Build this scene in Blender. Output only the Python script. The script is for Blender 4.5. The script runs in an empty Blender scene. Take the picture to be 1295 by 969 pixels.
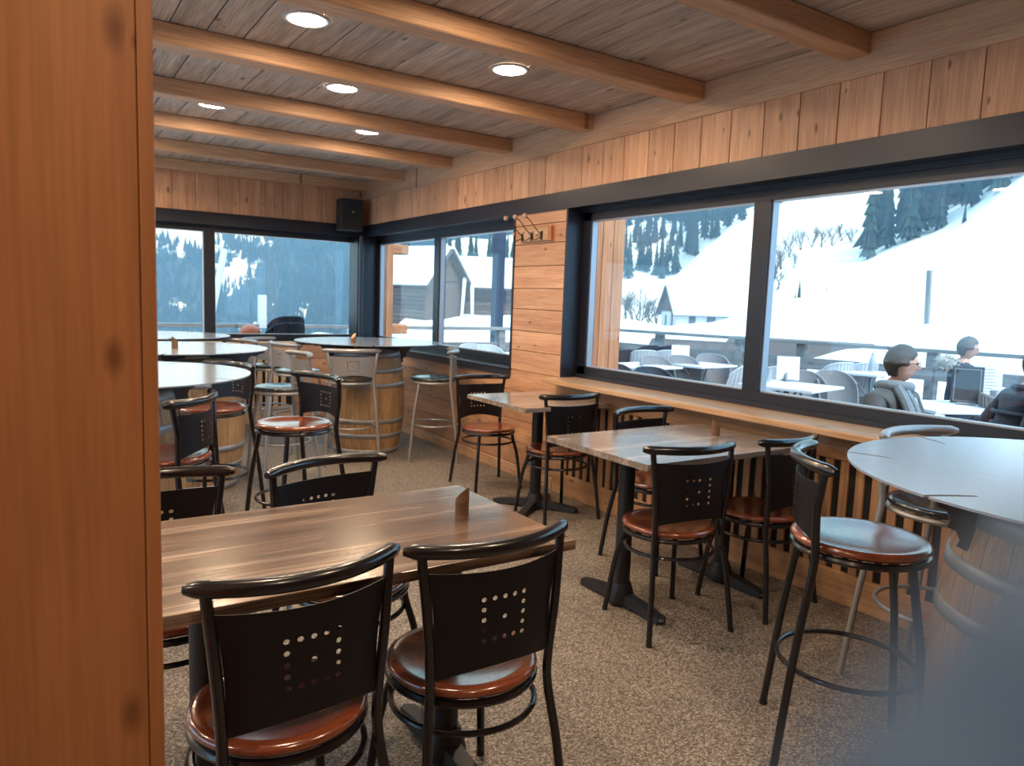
import bpy, math, random
from mathutils import Vector, Matrix, noise as mnoise
PI = math.pi
sc = bpy.context.scene
COL = sc.collection
random.seed(7)

# ------------------------------------------------------------------ camera
cam_d = bpy.data.cameras.new('camera')
cam = bpy.data.objects.new('camera', cam_d)
COL.objects.link(cam)
sc.camera = cam
EYE = Vector((0, 0, 1.4))
YAW, PITCH, ROLL, FPX = 0.583843115, -0.109825414, -0.0356055365, 929.466154
_f = Vector((math.sin(YAW) * math.cos(PITCH), math.cos(YAW) * math.cos(PITCH), math.sin(PITCH)))
_r0 = Vector((math.cos(YAW), -math.sin(YAW), 0))
_d0 = _f.cross(_r0)
_r = math.cos(ROLL) * _r0 + math.sin(ROLL) * _d0
_d = -math.sin(ROLL) * _r0 + math.cos(ROLL) * _d0
cam.matrix_world = Matrix(((_r.x, -_d.x, -_f.x, EYE.x), (_r.y, -_d.y, -_f.y, EYE.y), (_r.z, -_d.z, -_f.z, EYE.z), (0, 0, 0, 1)))
cam_d.sensor_width = 36
cam_d.lens = FPX / 1295 * 36
cam_d.clip_start = 0.002
cam_d.clip_end = 3000
cam_d.dof.use_dof = True
cam_d.dof.focus_distance = 2.0
cam_d.dof.aperture_fstop = 7.8

# ------------------------------------------------------------------ sky, sun, exposure
world = bpy.data.worlds.new('winter_sky')
sc.world = world
world.use_nodes = True
wn, wl = world.node_tree.nodes, world.node_tree.links
wn.clear()
w_out = wn.new('ShaderNodeOutputWorld'); w_bg = wn.new('ShaderNodeBackground')
w_tc = wn.new('ShaderNodeTexCoord'); w_nz = wn.new('ShaderNodeTexNoise'); w_rp = wn.new('ShaderNodeValToRGB')
w_nz.inputs['Scale'].default_value = 2.2; w_nz.inputs['Detail'].default_value = 5
w_rp.color_ramp.elements[0].position = 0.35; w_rp.color_ramp.elements[0].color = (0.27, 0.58, 1.0, 1)
w_rp.color_ramp.elements[1].position = 0.65; w_rp.color_ramp.elements[1].color = (0.46, 0.76, 1.0, 1)
wl.new(w_tc.outputs['Generated'], w_nz.inputs['Vector']); wl.new(w_nz.outputs['Fac'], w_rp.inputs['Fac'])
wl.new(w_rp.outputs['Color'], w_bg.inputs['Color']); wl.new(w_bg.outputs[0], w_out.inputs[0])
w_bg.inputs['Strength'].default_value = 2.5

def light(name, kind, energy, color, loc, rot=(0, 0, 0), **kw):
    l = bpy.data.lights.new(name, kind); l.energy = energy; l.color = color
    for k, v in kw.items(): setattr(l, k, v)
    o = bpy.data.objects.new(name, l); o.location = loc; o.rotation_euler = rot; COL.objects.link(o); return o
# veiled sun, high behind the building's right-hand side
light('sun', 'SUN', 3.0, (1.0, 0.93, 0.84), (20, -10, 30), (math.radians(42), 0, math.radians(-3)), angle=math.radians(14))
# portals in the window openings: they only guide the sky's own light
def portal(name, loc, rot, sx, sy):
    o = light(name, 'AREA', 1, (1, 1, 1), loc, rot, shape='RECTANGLE', size=sx, size_y=sy); o.data.cycles.is_portal = True
portal('portal_right_window', (3.5, 2.4, 1.47), (0, math.radians(90), 0), 1.1, 4.3)
portal('portal_far_window', (3.5, 6.8, 1.47), (0, math.radians(90), 0), 1.1, 3.6)
portal('portal_back_window', (0.2, 8.42, 1.47), (math.radians(-90), 0, 0), 6.3, 1.1)
portal('portal_left_window', (-3.62, 4.1, 1.4), (0, math.radians(-90), 0), 1.9, 5.6)
sc.view_settings.view_transform = 'Standard'
sc.view_settings.look = 'None'
sc.view_settings.gamma = 1
sc.view_settings.exposure = 0.4
LAMP = 190.0      # emission of the ceiling downlight discs
LAMP_COL = (1.0, 0.74, 0.50)

# ------------------------------------------------------------------ mesh helpers
class MB:
    def __init__(s): s.v = []; s.f = []; s.sm = []
    def add(s, vs, fs, smooth=False):
        b = len(s.v); s.v += [tuple(v) for v in vs]
        for f in fs: s.f.append(tuple(b + i for i in f)); s.sm.append(smooth)
        return s
    def box(s, x0, x1, y0, y1, z0, z1):
        return s.add([(x0,y0,z0),(x1,y0,z0),(x1,y1,z0),(x0,y1,z0),(x0,y0,z1),(x1,y0,z1),(x1,y1,z1),(x0,y1,z1)],
                     [(0,3,2,1),(4,5,6,7),(0,1,5,4),(1,2,6,5),(2,3,7,6),(3,0,4,7)])
    def plank(s, L, W, T, ch=0.003, c=(0,0,0)):      # length along X, width Y, thickness Z, chamfered long edges
        a, b = W/2, T/2; k = min(ch, a*.45, b*.45)
        pr = [(-a+k,-b),(a-k,-b),(a,-b+k),(a,b-k),(a-k,b),(-a+k,b),(-a,b-k),(-a,-b+k)]
        vs = [(c[0]-L/2, c[1]+p[0], c[2]+p[1]) for p in pr] + [(c[0]+L/2, c[1]+p[0], c[2]+p[1]) for p in pr]
        fs = [(i, i+8, (i+1) % 8 + 8, (i+1) % 8) for i in range(8)] + [tuple(range(8)), tuple(range(15, 7, -1))]
        return s.add(vs, fs)
    def tube(s, path, r, n=10, closed=False, caps=True, smooth=True, up=None):
        P = [Vector(p) for p in path]; m = len(P); rings = []
        R = r if isinstance(r, (list, tuple)) else [r]*m
        prev = None
        for i, p in enumerate(P):
            if closed: t = P[(i+1) % m] - P[i-1]
            else: t = P[min(i+1, m-1)] - P[max(i-1, 0)]
            t.normalize()
            if prev is None:
                a = Vector((0,0,1)) if abs(t.z) < .9 else Vector((1,0,0))
                u = t.cross(a).normalized()
            else:
                u = (prev - t*prev.dot(t)).normalized()
            prev = u; w = t.cross(u)
            rings.append([p + (u*math.cos(2*PI*k/n) + w*math.sin(2*PI*k/n))*R[i] for k in range(n)])
        vs = [v for q in rings for v in q]; fs = []
        for i in range(m if closed else m-1):
            j = (i+1) % m
            for k in range(n): fs.append((i*n+k, i*n+(k+1) % n, j*n+(k+1) % n, j*n+k))
        s.add(vs, fs, smooth)
        if caps and not closed:
            s.add(rings[0], [tuple(range(n-1, -1, -1))]); s.add(rings[-1], [tuple(range(n))])
        return s
    def lathe(s, prof, n=32, c=(0,0,0), smooth=True, a0=0, a1=2*PI):
        full = abs(a1-a0-2*PI) < 1e-6; m = n if full else n+1; vs = []; fs = []
        for (r, z) in prof:
            for k in range(m):
                a = a0 + (a1-a0)*k/n; vs.append((c[0]+r*math.cos(a), c[1]+r*math.sin(a), c[2]+z))
        for i in range(len(prof)-1):
            for k in range(n):
                q = (k+1) % m; fs.append((i*m+k, i*m+q, (i+1)*m+q, (i+1)*m+k))
        return s.add(vs, fs, smooth)
    def prism(s, poly, h0, h1, fn):       # poly 2D list, extruded between h0 and h1; fn maps (u, v, h) to a point
        n = len(poly); vs = [fn(u, v, h0) for u, v in poly] + [fn(u, v, h1) for u, v in poly]
        return s.add(vs, [tuple(range(n-1, -1, -1)), tuple(range(n, 2*n))] + [(i, (i+1) % n, (i+1) % n+n, i+n) for i in range(n)])
    def ball(s, c, r, n=10, m=8):
        rx, ry, rz = r if isinstance(r, (list, tuple)) else (r, r, r)
        vs = []; fs = []
        for i in range(m+1):
            t = PI*i/m
            for k in range(n):
                a = 2*PI*k/n; vs.append((c[0]+rx*math.sin(t)*math.cos(a), c[1]+ry*math.sin(t)*math.sin(a), c[2]+rz*math.cos(t)))
        for i in range(m):
            for k in range(n): fs.append((i*n+k, (i+1)*n+k, (i+1)*n+(k+1) % n, i*n+(k+1) % n))
        return s.add(vs, fs, True)
    def mesh(s, name, sharp=None):
        me = bpy.data.meshes.new(name); me.from_pydata(s.v, [], s.f); me.validate(clean_customdata=False)
        if len(me.polygons) == len(s.sm): me.polygons.foreach_set('use_smooth', s.sm)
        if sharp: me.set_sharp_from_angle(angle=math.radians(sharp))
        me.update(); return me
    def build(s, name, mat, parent=None, loc=(0,0,0), rot=(0,0,0), label=None, sharp=40):
        return link(name, s.mesh(name, sharp), mat, parent, loc, rot, label)

def link(name, me, mat, parent=None, loc=(0,0,0), rot=(0,0,0), label=None):
    if mat and not me.materials: me.materials.append(mat)
    o = bpy.data.objects.new(name, me); COL.objects.link(o)
    o.location = loc; o.rotation_euler = rot
    if parent: o.parent = parent
    if label: o['label'] = label
    return o
def thing(name, label, cat, loc=(0,0,0), rz=0, group=None):
    o = bpy.data.objects.new(name, None); o.empty_display_size = .05; COL.objects.link(o)
    o.location = loc; o.rotation_euler = (0,0,rz); return tag(o, label, cat, group)
def tag(o, label, cat, group=None):
    o['label'] = label; o['category'] = cat
    if group: o['group'] = group
    return o
def struct(name, loc=(0,0,0), mesh=None, mat=None, label=None):
    o = bpy.data.objects.new(name, mesh); COL.objects.link(o); o.location = loc
    if mesh is None: o.empty_display_size = .05
    if mat: mesh.materials.append(mat)
    o['kind'] = 'structure'
    if label: o['label'] = label
    return o
def dup(o, loc=None, rz=None, label=None, group=None, parent=None):
    c = o.copy(); COL.objects.link(c)
    if parent: c.parent = parent
    if loc is not None: c.location = loc
    if rz is not None: c.rotation_euler = (0, 0, rz)
    if label: c['label'] = label
    if group: c['group'] = group
    for ch in list(o.children): dup(ch, parent=c)
    return c
def smoothpath(pts, k=6):
    P = [Vector(p) for p in pts]; P = [P[0]*2-P[1]] + P + [P[-1]*2-P[-2]]; out = []
    for i in range(1, len(P)-2):
        a, b, c, d = P[i-1:i+3]
        for j in range(k):
            t = j/k
            out.append(0.5*((2*b) + (c-a)*t + (2*a-5*b+4*c-d)*t*t + (3*b-a-3*c+d)*t*t*t))
    out.append(P[-2]); return out

# ------------------------------------------------------------------ materials
def newmat(name):
    m = bpy.data.materials.new(name); m.use_nodes = True; nt = m.node_tree
    return m, nt, nt.nodes['Principled BSDF']
def setp(b, **k):
    for n, v in k.items():
        n = n.replace('_', ' ')
        b.inputs[n].default_value = v
def rgb(*c): return (c[0], c[1], c[2], 1)
def simple(name, col, rough=.4, metal=0, coat=0, bump=0, bscale=60, var=0):
    m, nt, b = newmat(name); N, L = nt.nodes, nt.links
    setp(b, Base_Color=rgb(*col), Roughness=rough, Metallic=metal, Coat_Weight=coat, Coat_Roughness=.08)
    if bump or var:
        tc = N.new('ShaderNodeTexCoord'); nz = N.new('ShaderNodeTexNoise'); nz.inputs['Scale'].default_value = bscale; nz.inputs['Detail'].default_value = 4
        L.new(tc.outputs['Object'], nz.inputs['Vector'])
        if bump:
            bp = N.new('ShaderNodeBump'); bp.inputs['Strength'].default_value = bump; bp.inputs['Distance'].default_value = .01
            L.new(nz.outputs['Fac'], bp.inputs['Height']); L.new(bp.outputs[0], b.inputs['Normal'])
        if var:
            mx = N.new('ShaderNodeMix'); mx.data_type = 'RGBA'; mx.inputs[6].default_value = rgb(*[c*(1-var) for c in col]); mx.inputs[7].default_value = rgb(*[min(1, c*(1+var)) for c in col])
            L.new(nz.outputs['Fac'], mx.inputs[0]); L.new(mx.outputs[2], b.inputs['Base Color'])
    return m
def wood(name, dark, mid, lite, rough=.5, grain=14, knots=.55, knotcol=(.10,.035,.012), coat=0, tone=.16, fine=.25, kscale=(2.6, 6.5), bump=.06):
    """wood with the grain along local X; every object gets its own cut of it"""
    m, nt, b = newmat(name); N, L = nt.nodes, nt.links
    tc = N.new('ShaderNodeTexCoord'); oi = N.new('ShaderNodeObjectInfo')
    mul = N.new('ShaderNodeVectorMath'); mul.operation = 'MULTIPLY_ADD'
    cmb = N.new('ShaderNodeCombineXYZ')
    for i in range(3): L.new(oi.outputs['Random'], cmb.inputs[i])
    mul.inputs[1].default_value = (37.0, 91.0, 53.0)
    L.new(cmb.outputs[0], mul.inputs[0]); L.new(tc.outputs['Object'], mul.inputs[2])
    def mp(s):
        q = N.new('ShaderNodeMapping'); q.inputs['Scale'].default_value = s; L.new(mul.outputs[0], q.inputs[0]); return q
    # knots
    vo = N.new('ShaderNodeTexVoronoi'); vo.voronoi_dimensions = '2D'; vo.inputs['Scale'].default_value = 1
    L.new(mp((kscale[0], kscale[1], .6)).outputs[0], vo.inputs['Vector'])
    kr = N.new('ShaderNodeValToRGB'); kr.color_ramp.elements[0].position = .035; kr.color_ramp.elements[0].color = (.85,.85,.85,1)
    kr.color_ramp.elements[1].position = .14; kr.color_ramp.elements[1].color = (0,0,0,1)
    sep = N.new('ShaderNodeSeparateColor'); L.new(vo.outputs['Color'], sep.inputs[0])
    ks = N.new('ShaderNodeMapRange'); ks.inputs['To Min'].default_value = .9; ks.inputs['To Max'].default_value = 3.0; L.new(sep.outputs[1], ks.inputs['Value'])
    kd = N.new('ShaderNodeMath'); kd.operation = 'MULTIPLY'; L.new(vo.outputs['Distance'], kd.inputs[0]); L.new(ks.outputs[0], kd.inputs[1]); L.new(kd.outputs[0], kr.inputs['Fac'])
    gt = N.new('ShaderNodeMath'); gt.operation = 'GREATER_THAN'; gt.inputs[1].default_value = 1-knots; L.new(sep.outputs[0], gt.inputs[0])
    km = N.new('ShaderNodeMath'); km.operation = 'MULTIPLY'; L.new(kr.outputs['Color'], km.inputs[0]); L.new(gt.outputs[0], km.inputs[1])
    # grain, bent round the knots
    wob = N.new('ShaderNodeTexNoise'); wob.inputs['Scale'].default_value = 1; wob.inputs['Detail'].default_value = 1; L.new(mp((1.1, 3.0, 3.0)).outputs[0], wob.inputs['Vector'])
    gm = N.new('ShaderNodeVectorMath'); gm.operation = 'MULTIPLY_ADD'; gm.inputs[1].default_value = (.0, .12, .12)
    L.new(wob.outputs['Color'], gm.inputs[0]); L.new(mul.outputs[0], gm.inputs[2])
    gmap = N.new('ShaderNodeMapping'); gmap.inputs['Scale'].default_value = (.7, grain, grain); L.new(gm.outputs[0], gmap.inputs[0])
    g1 = N.new('ShaderNodeTexNoise'); g1.inputs['Scale'].default_value = 1; g1.inputs['Detail'].default_value = 5; g1.inputs['Roughness'].default_value = .6; L.new(gmap.outputs[0], g1.inputs['Vector'])
    cr = N.new('ShaderNodeValToRGB'); e = cr.color_ramp.elements
    e[0].position = .30; e[0].color = rgb(*dark); e[1].position = .70; e[1].color = rgb(*lite); q = e.new(.5); q.color = rgb(*mid)
    L.new(g1.outputs['Fac'], cr.inputs['Fac'])
    g2 = N.new('ShaderNodeTexNoise'); g2.inputs['Scale'].default_value = 1; g2.inputs['Detail'].default_value = 2; L.new(mp((5, 130, 130)).outputs[0], g2.inputs['Vector'])
    mr = N.new('ShaderNodeMapRange'); mr.inputs['From Min'].default_value = .3; mr.inputs['From Max'].default_value = .7; mr.inputs['To Min'].default_value = 1-fine; mr.inputs['To Max'].default_value = 1+fine*.4
    L.new(g2.outputs['Fac'], mr.inputs['Value'])
    t = N.new('ShaderNodeMapRange'); t.inputs['To Min'].default_value = 1-tone; t.inputs['To Max'].default_value = 1+tone*.6; L.new(oi.outputs['Random'], t.inputs['Value'])
    mm = N.new('ShaderNodeMath'); mm.operation = 'MULTIPLY'; L.new(mr.outputs[0], mm.inputs[0]); L.new(t.outputs[0], mm.inputs[1])
    sc_ = N.new('ShaderNodeVectorMath'); sc_.operation = 'SCALE'; L.new(cr.outputs['Color'], sc_.inputs[0]); L.new(mm.outputs[0], sc_.inputs['Scale'])
    mx = N.new('ShaderNodeMix'); mx.data_type = 'RGBA'; mx.inputs[7].default_value = rgb(*knotcol)
    L.new(km.outputs[0], mx.inputs[0]); L.new(sc_.outputs[0], mx.inputs[6]); L.new(mx.outputs[2], b.inputs['Base Color'])
    if bump:
        bp = N.new('ShaderNodeBump'); bp.inputs['Strength'].default_value = bump; bp.inputs['Distance'].default_value = .01
        L.new(g2.outputs['Fac'], bp.inputs['Height']); L.new(bp.outputs[0], b.inputs['Normal'])
    setp(b, Roughness=rough, Coat_Weight=coat, Coat_Roughness=.15)
    return m
M = {}
M['pine_wall'] = wood('pine_wall', (.48,.24,.125), (.58,.31,.17), (.67,.39,.23), rough=.5)
M['pine_pillar'] = wood('pine_pillar', (.29,.118,.045), (.35,.145,.058), (.41,.18,.075), rough=.45, grain=9, tone=.05, kscale=(4.2, 9.0), knots=.9, fine=.15, knotcol=(.14,.05,.018))
M['pine_beam'] = wood('pine_beam', (.50,.28,.15), (.58,.34,.19), (.66,.41,.25), rough=.55, grain=9, tone=.08, knots=.35)
M['ceiling_wood'] = wood('ceiling_wood', (.36,.285,.23), (.48,.39,.32), (.60,.50,.42), rough=.65, grain=16, tone=.15, knots=.35, knotcol=(.09,.05,.03), fine=.35)
M['pine_sill'] = wood('pine_sill', (.45,.26,.13), (.55,.34,.19), (.64,.42,.26), rough=.28, tone=.03, coat=.3)
M['pine_slat'] = wood('pine_slat', (.38,.19,.085), (.47,.25,.12), (.56,.32,.165), rough=.5, grain=10, knots=.4)
M['pine_pale'] = wood('pine_pale', (.52,.36,.21), (.60,.43,.27), (.68,.51,.34), rough=.5, grain=10, knots=.35)
M['laminate'] = wood('laminate', (.06,.034,.022), (.16,.10,.070), (.38,.29,.23), rough=.24, grain=15, knots=.0, tone=.02, fine=.5, coat=.5, bump=.02)
M['laminate_pale_glare'] = wood('laminate_pale_glare', (.19,.14,.105), (.31,.25,.205), (.50,.44,.39), rough=.22, grain=15, knots=.0, tone=.02, fine=.45, coat=.7, bump=.02)  # paler copy of laminate, part of the window glare worked into its colour
M['oak_stave'] = wood('oak_stave', (.38,.22,.105), (.48,.30,.155), (.58,.385,.215), rough=.5, grain=22, knots=0, tone=.14, fine=.35)
M['seat_wood'] = wood('seat_wood', (.13,.030,.012), (.20,.048,.018), (.28,.075,.027), rough=.2, grain=12, knots=0, tone=.06, coat=1.0, fine=.2, bump=0)
M['token_wood'] = wood('token_wood', (.10,.045,.02), (.16,.075,.035), (.22,.11,.05), rough=.7, grain=30, knots=0, tone=.1)
M['token_cut'] = wood('token_cut', (.50,.28,.13), (.60,.36,.19), (.66,.43,.25), rough=.6, grain=30, knots=0, tone=.05)
M['grey_timber'] = wood('grey_timber', (.16,.15,.145), (.25,.235,.225), (.34,.32,.31), rough=.8, grain=12, tone=.15, knots=.2, knotcol=(.07,.06,.055))
M['larch_out'] = wood('larch_out', (.42,.15,.06), (.56,.23,.10), (.68,.33,.17), rough=.6, grain=12, tone=.1, knots=.4)
M['cabin_wood'] = wood('cabin_wood', (.10,.065,.055), (.15,.10,.08), (.21,.145,.12), rough=.8, grain=6, tone=.25, knots=0)
M['frame'] = simple('frame', (.011,.013,.022), rough=.38, bump=.02, bscale=300)
M['frame_in'] = simple('frame_in', (.028,.032,.045), rough=.3)
M['dark_gap'] = simple('dark_gap', (.012,.010,.010), rough=.9)
M['gasket'] = simple('gasket', (.42,.42,.45), rough=.35, metal=.5)
M['black_metal'] = simple('black_metal', (.006,.006,.009), rough=.25, coat=.3)
M['black_plate'] = simple('black_plate', (.005,.005,.008), rough=.42, coat=0)
M['black_plate'].node_tree.nodes['Principled BSDF'].inputs['Specular IOR Level'].default_value = .35
M['cast_iron'] = simple('cast_iron', (.012,.013,.016), rough=.42, bump=.15, bscale=140)
M['grey_metal'] = simple('grey_metal', (.36,.36,.37), rough=.36, metal=.55)
M['grey_plate'] = simple('grey_plate', (.30,.30,.31), rough=.42, metal=.35)
M['black_seat'] = simple('black_seat', (.014,.016,.020), rough=.22, coat=.8)
M['steel_top'] = simple('steel_top', (.46,.54,.66), rough=.17, metal=.5, bump=.012, bscale=12)
M['hoop'] = simple('hoop', (.34,.37,.40), rough=.42, metal=.45, var=.25, bscale=8)
M['bracket'] = simple('bracket', (.10,.10,.11), rough=.45, metal=.5)
M['speaker_black'] = simple('speaker_black', (.014,.015,.018), rough=.6, bump=.25, bscale=400)
M['white_paint'] = simple('white_paint', (.75,.76,.78), rough=.4)
M['porcelain'] = simple('porcelain', (.50,.33,.26), rough=.25, coat=.5)
M['brass_dark'] = simple('brass_dark', (.06,.045,.03), rough=.35, metal=.8)
M['wicker_light'] = simple('wicker_light', (.50,.51,.52), rough=.6, bump=.3, bscale=60)
M['wicker_grey'] = simple('wicker_grey', (.22,.21,.21), rough=.65, bump=.3, bscale=60)
M['wicker_dark'] = simple('wicker_dark', (.03,.035,.05), rough=.6, bump=.3, bscale=60)
M['snow'] = simple('snow', (.86,.88,.90), rough=.7, bump=.25, bscale=1.5)
M['paper'] = simple('paper', (.82,.83,.84), rough=.6)
M['chalk'] = simple('chalk', (.035,.04,.045), rough=.6, var=.3, bscale=30)
M['stucco'] = simple('stucco', (.55,.57,.60), rough=.8, var=.1, bscale=1)
M['window_dark'] = simple('window_dark', (.06,.08,.11), rough=.2)
M['roof_edge'] = simple('roof_edge', (.10,.08,.075), rough=.8)
M['ski_white'] = simple('ski_white', (.75,.75,.72), rough=.4)
M['skin'] = simple('skin', (.58,.30,.21), rough=.5, var=.08, bscale=30)
M['hair_brown'] = simple('hair_brown', (.045,.03,.022), rough=.6, bump=.6, bscale=90)
M['hair_grey'] = simple('hair_grey', (.11,.10,.095), rough=.6, bump=.6, bscale=90)
M['jacket_grey'] = simple('jacket_grey', (.075,.078,.080), rough=.7, bump=.5, bscale=14)
M['jacket_navy'] = simple('jacket_navy', (.016,.024,.045), rough=.6, bump=.5, bscale=14)
M['jacket_ink'] = simple('jacket_ink', (.012,.016,.030), rough=.6, bump=.5, bscale=14)
M['scarf'] = simple('scarf', (.20,.24,.27), rough=.9, bump=.5, bscale=60)
M['sweater'] = simple('sweater', (.50,.53,.56), rough=.9, bump=.4, bscale=80)
M['fur'] = simple('fur', (.40,.36,.31), rough=.95, bump=.8, bscale=70, var=.3)
M['jeans'] = simple('jeans', (.04,.06,.11), rough=.85)
M['beer'] = simple('beer', (.75,.36,.04), rough=.15)
M['orange_plastic'] = simple('orange_plastic', (.75,.16,.06), rough=.3)
M['strap'] = simple('strap', (.03,.075,.15), rough=.7)  # colour of the unidentified blurred shape near the lens
M['bark'] = simple('bark', (.10,.08,.07), rough=.9)
M['conifer'] = simple('conifer', (.030,.055,.040), rough=.8, var=.5, bscale=1.2)
M['forest'] = simple('forest', (.030,.060,.060), rough=.9, var=.5, bscale=.2)

def floor_mat():
    m, nt, b = newmat('speckled_floor'); N, L = nt.nodes, nt.links
    tc = N.new('ShaderNodeTexCoord')
    v = N.new('ShaderNodeTexVoronoi'); v.inputs['Scale'].default_value = 170; L.new(tc.outputs['Object'], v.inputs['Vector'])
    s = N.new('ShaderNodeSeparateColor'); L.new(v.outputs['Color'], s.inputs[0])
    r = N.new('ShaderNodeValToRGB'); e = r.color_ramp.elements
    e[0].position = 0; e[0].color = rgb(.065,.050,.040); e[1].position = 1; e[1].color = rgb(.42,.38,.33)
    for p, c in ((.25,(.115,.092,.074)), (.5,(.185,.155,.13)), (.8,(.28,.245,.21))): q = e.new(p); q.color = rgb(*c)
    L.new(s.outputs[0], r.inputs['Fac'])
    n = N.new('ShaderNodeTexNoise'); n.inputs['Scale'].default_value = 1.3; n.inputs['Detail'].default_value = 3; L.new(tc.outputs['Object'], n.inputs['Vector'])
    mr = N.new('ShaderNodeMapRange'); mr.inputs['To Min'].default_value = .85; mr.inputs['To Max'].default_value = 1.12; L.new(n.outputs['Fac'], mr.inputs['Value'])
    sv = N.new('ShaderNodeVectorMath'); sv.operation = 'SCALE'; L.new(r.outputs['Color'], sv.inputs[0]); L.new(mr.outputs[0], sv.inputs['Scale'])
    L.new(sv.outputs[0], b.inputs['Base Color'])
    bp = N.new('ShaderNodeBump'); bp.inputs['Strength'].default_value = .35; bp.inputs['Distance'].default_value = .004
    L.new(s.outputs[1], bp.inputs['Height']); L.new(bp.outputs[0], b.inputs['Normal'])
    setp(b, Roughness=.55); return m
M['floor'] = floor_mat()
def glass_mat():
    m, nt, b = newmat('window_glass'); N, L = nt.nodes, nt.links; N.remove(b)
    t = N.new('ShaderNodeBsdfTransparent'); t.inputs[0].default_value = (.93,.965,.98,1)
    g = N.new('ShaderNodeBsdfGlossy'); g.inputs['Roughness'].default_value = .01
    lw = N.new('ShaderNodeLayerWeight'); p5 = N.new('ShaderNodeMath'); p5.operation = 'POWER'; p5.inputs[1].default_value = 5; L.new(lw.outputs['Facing'], p5.inputs[0])
    lw.inputs['Blend'].default_value = .5
    f = N.new('ShaderNodeMath'); f.operation = 'MULTIPLY_ADD'; f.inputs[1].default_value = .5; f.inputs[2].default_value = .03; L.new(p5.outputs[0], f.inputs[0])
    x = N.new('ShaderNodeMixShader'); L.new(f.outputs[0], x.inputs[0]); L.new(t.outputs[0], x.inputs[1]); L.new(g.outputs[0], x.inputs[2])
    L.new(x.outputs[0], N['Material Output'].inputs[0]); return m
M['glass'] = glass_mat()
def emit_mat(name, col, s):
    m, nt, b = newmat(name); setp(b, Base_Color=rgb(.9,.9,.9), Emission_Color=rgb(*col), Emission_Strength=s); return m
M['lamp'] = emit_mat('lamp_disc', LAMP_COL, LAMP)
def mountain_mat():
    m, nt, b = newmat('mountain_ground'); N, L = nt.nodes, nt.links
    tc = N.new('ShaderNodeTexCoord'); at = N.new('ShaderNodeAttribute'); at.attribute_name = 'wooded'
    n1 = N.new('ShaderNodeTexNoise'); n1.inputs['Scale'].default_value = .06; n1.inputs['Detail'].default_value = 7; n1.inputs['Roughness'].default_value = .7; L.new(tc.outputs['Object'], n1.inputs['Vector'])
    ad = N.new('ShaderNodeMath'); ad.operation = 'MULTIPLY_ADD'; ad.inputs[1].default_value = 1.4; ad.inputs[2].default_value = -.80; L.new(n1.outputs['Fac'], ad.inputs[0])
    sm = N.new('ShaderNodeMath'); L.new(ad.outputs[0], sm.inputs[0]); L.new(at.outputs['Fac'], sm.inputs[1])
    mu = N.new('ShaderNodeMapRange'); mu.inputs['From Min'].default_value = 0; mu.inputs['From Max'].default_value = .06; L.new(sm.outputs[0], mu.inputs['Value'])
    mx = N.new('ShaderNodeMix'); mx.data_type = 'RGBA'; mx.inputs[6].default_value = rgb(.86,.88,.90); mx.inputs[7].default_value = rgb(.045,.075,.075)
    L.new(mu.outputs[0], mx.inputs[0]); L.new(mx.outputs[2], b.inputs['Base Color'])
    setp(b, Roughness=.8); return m
M['mountain'] = mountain_mat()

# ================================================================== THE ROOM
XW = 3.285          # inner face of the window wall
YB = 8.204          # inner face of the back wall
XL, YR, ZC = -3.5, -4.0, 2.688
fm = MB().box(XL-.15, XW+.2, YR-.15, YB+.2, -.08, 0).mesh('floor'); struct('floor', mesh=fm, mat=M['floor'], label='speckled beige and brown granulate floor')

# ---- ceiling: planks running away from the camera, beams across
ceil = struct('ceiling', (0, 0, ZC), label='greyish timber plank ceiling with pine beams')
MB().box(XL-.1, XW+.25, YR-.1, YB+.25, .03, .06).build('ceiling_board', M['dark_gap'], ceil)
xs = [3.289, 3.097, 2.931, 2.693, 2.53, 2.345, 2.13, 1.944, 1.776, 1.54, 1.37, 1.19, .965, .79, .62]
x = xs[-1]
while x > XL: x -= random.choice([.165, .18, .215, .24]); xs.append(x)
ym = {}
for i in range(len(xs)-1):
    w = round(xs[i]-xs[i+1]-.006, 3)
    key = w
    if key not in ym: ym[key] = MB().plank(YB-YR+.3, w, .022, .003).mesh('ceiling_plank')
    link('ceiling_plank', ym[key], M['ceiling_wood'], ceil, ((xs[i]+xs[i+1])/2, (YB+YR)/2, .013+random.uniform(-.0015, .0015)), (0, 0, PI/2))
bm_ = MB().plank(XW-XL, .13, .10, .006).mesh('beam')
for k, y in enumerate([2.07, 3.066, 4.055, 5.068, 6.067, 7.07, 8.066, 1.07, .07, -.93, -1.93, -2.93, -3.93]):
    link('beam', bm_, M['pine_beam'], ceil, ((XW+XL)/2-.0, y+.065, -.05), (random.uniform(-.002, .002), 0, 0))

# ---- window wall (right)
wr = struct('wall_right', label='pine boarded window wall')
# wall plate under the ceiling, vertical boards, steel fascia
MB().plank(YB-YR, .10, .19, .005).build('wall_plate', M['pine_beam'], wr, (XW+.038, (YB+YR)/2, 2.593), (0, 0, PI/2))
joints = [7.98, 7.752, 7.53, 7.307, 6.992+.12, 6.88, 6.66, 6.405, 6.19, 5.963, 5.734, 5.505, 5.289, 5.068, 4.842, 4.622, 4.405, 4.181, 3.96, 3.744, 3.517, 3.298, 3.084, 2.869, 2.648, 2.432, 2.216, 2.0, 1.787, 1.568]
while joints[-1] > YR: joints.append(joints[-1]-.216)
joints = [YB] + joints
wm = {}
for a, b_ in zip(joints[:-1], joints[1:]):
    w = round(a-b_-.004, 3)
    if w not in wm: wm[w] = MB().plank(.31, w, .02, .002).mesh('wall_board')
    link('wall_board', wm[w], M['pine_wall'], wr, (XW+.012+random.uniform(-.001, .001), (a+b_)/2, 2.362), (0, PI/2, 0))
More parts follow.
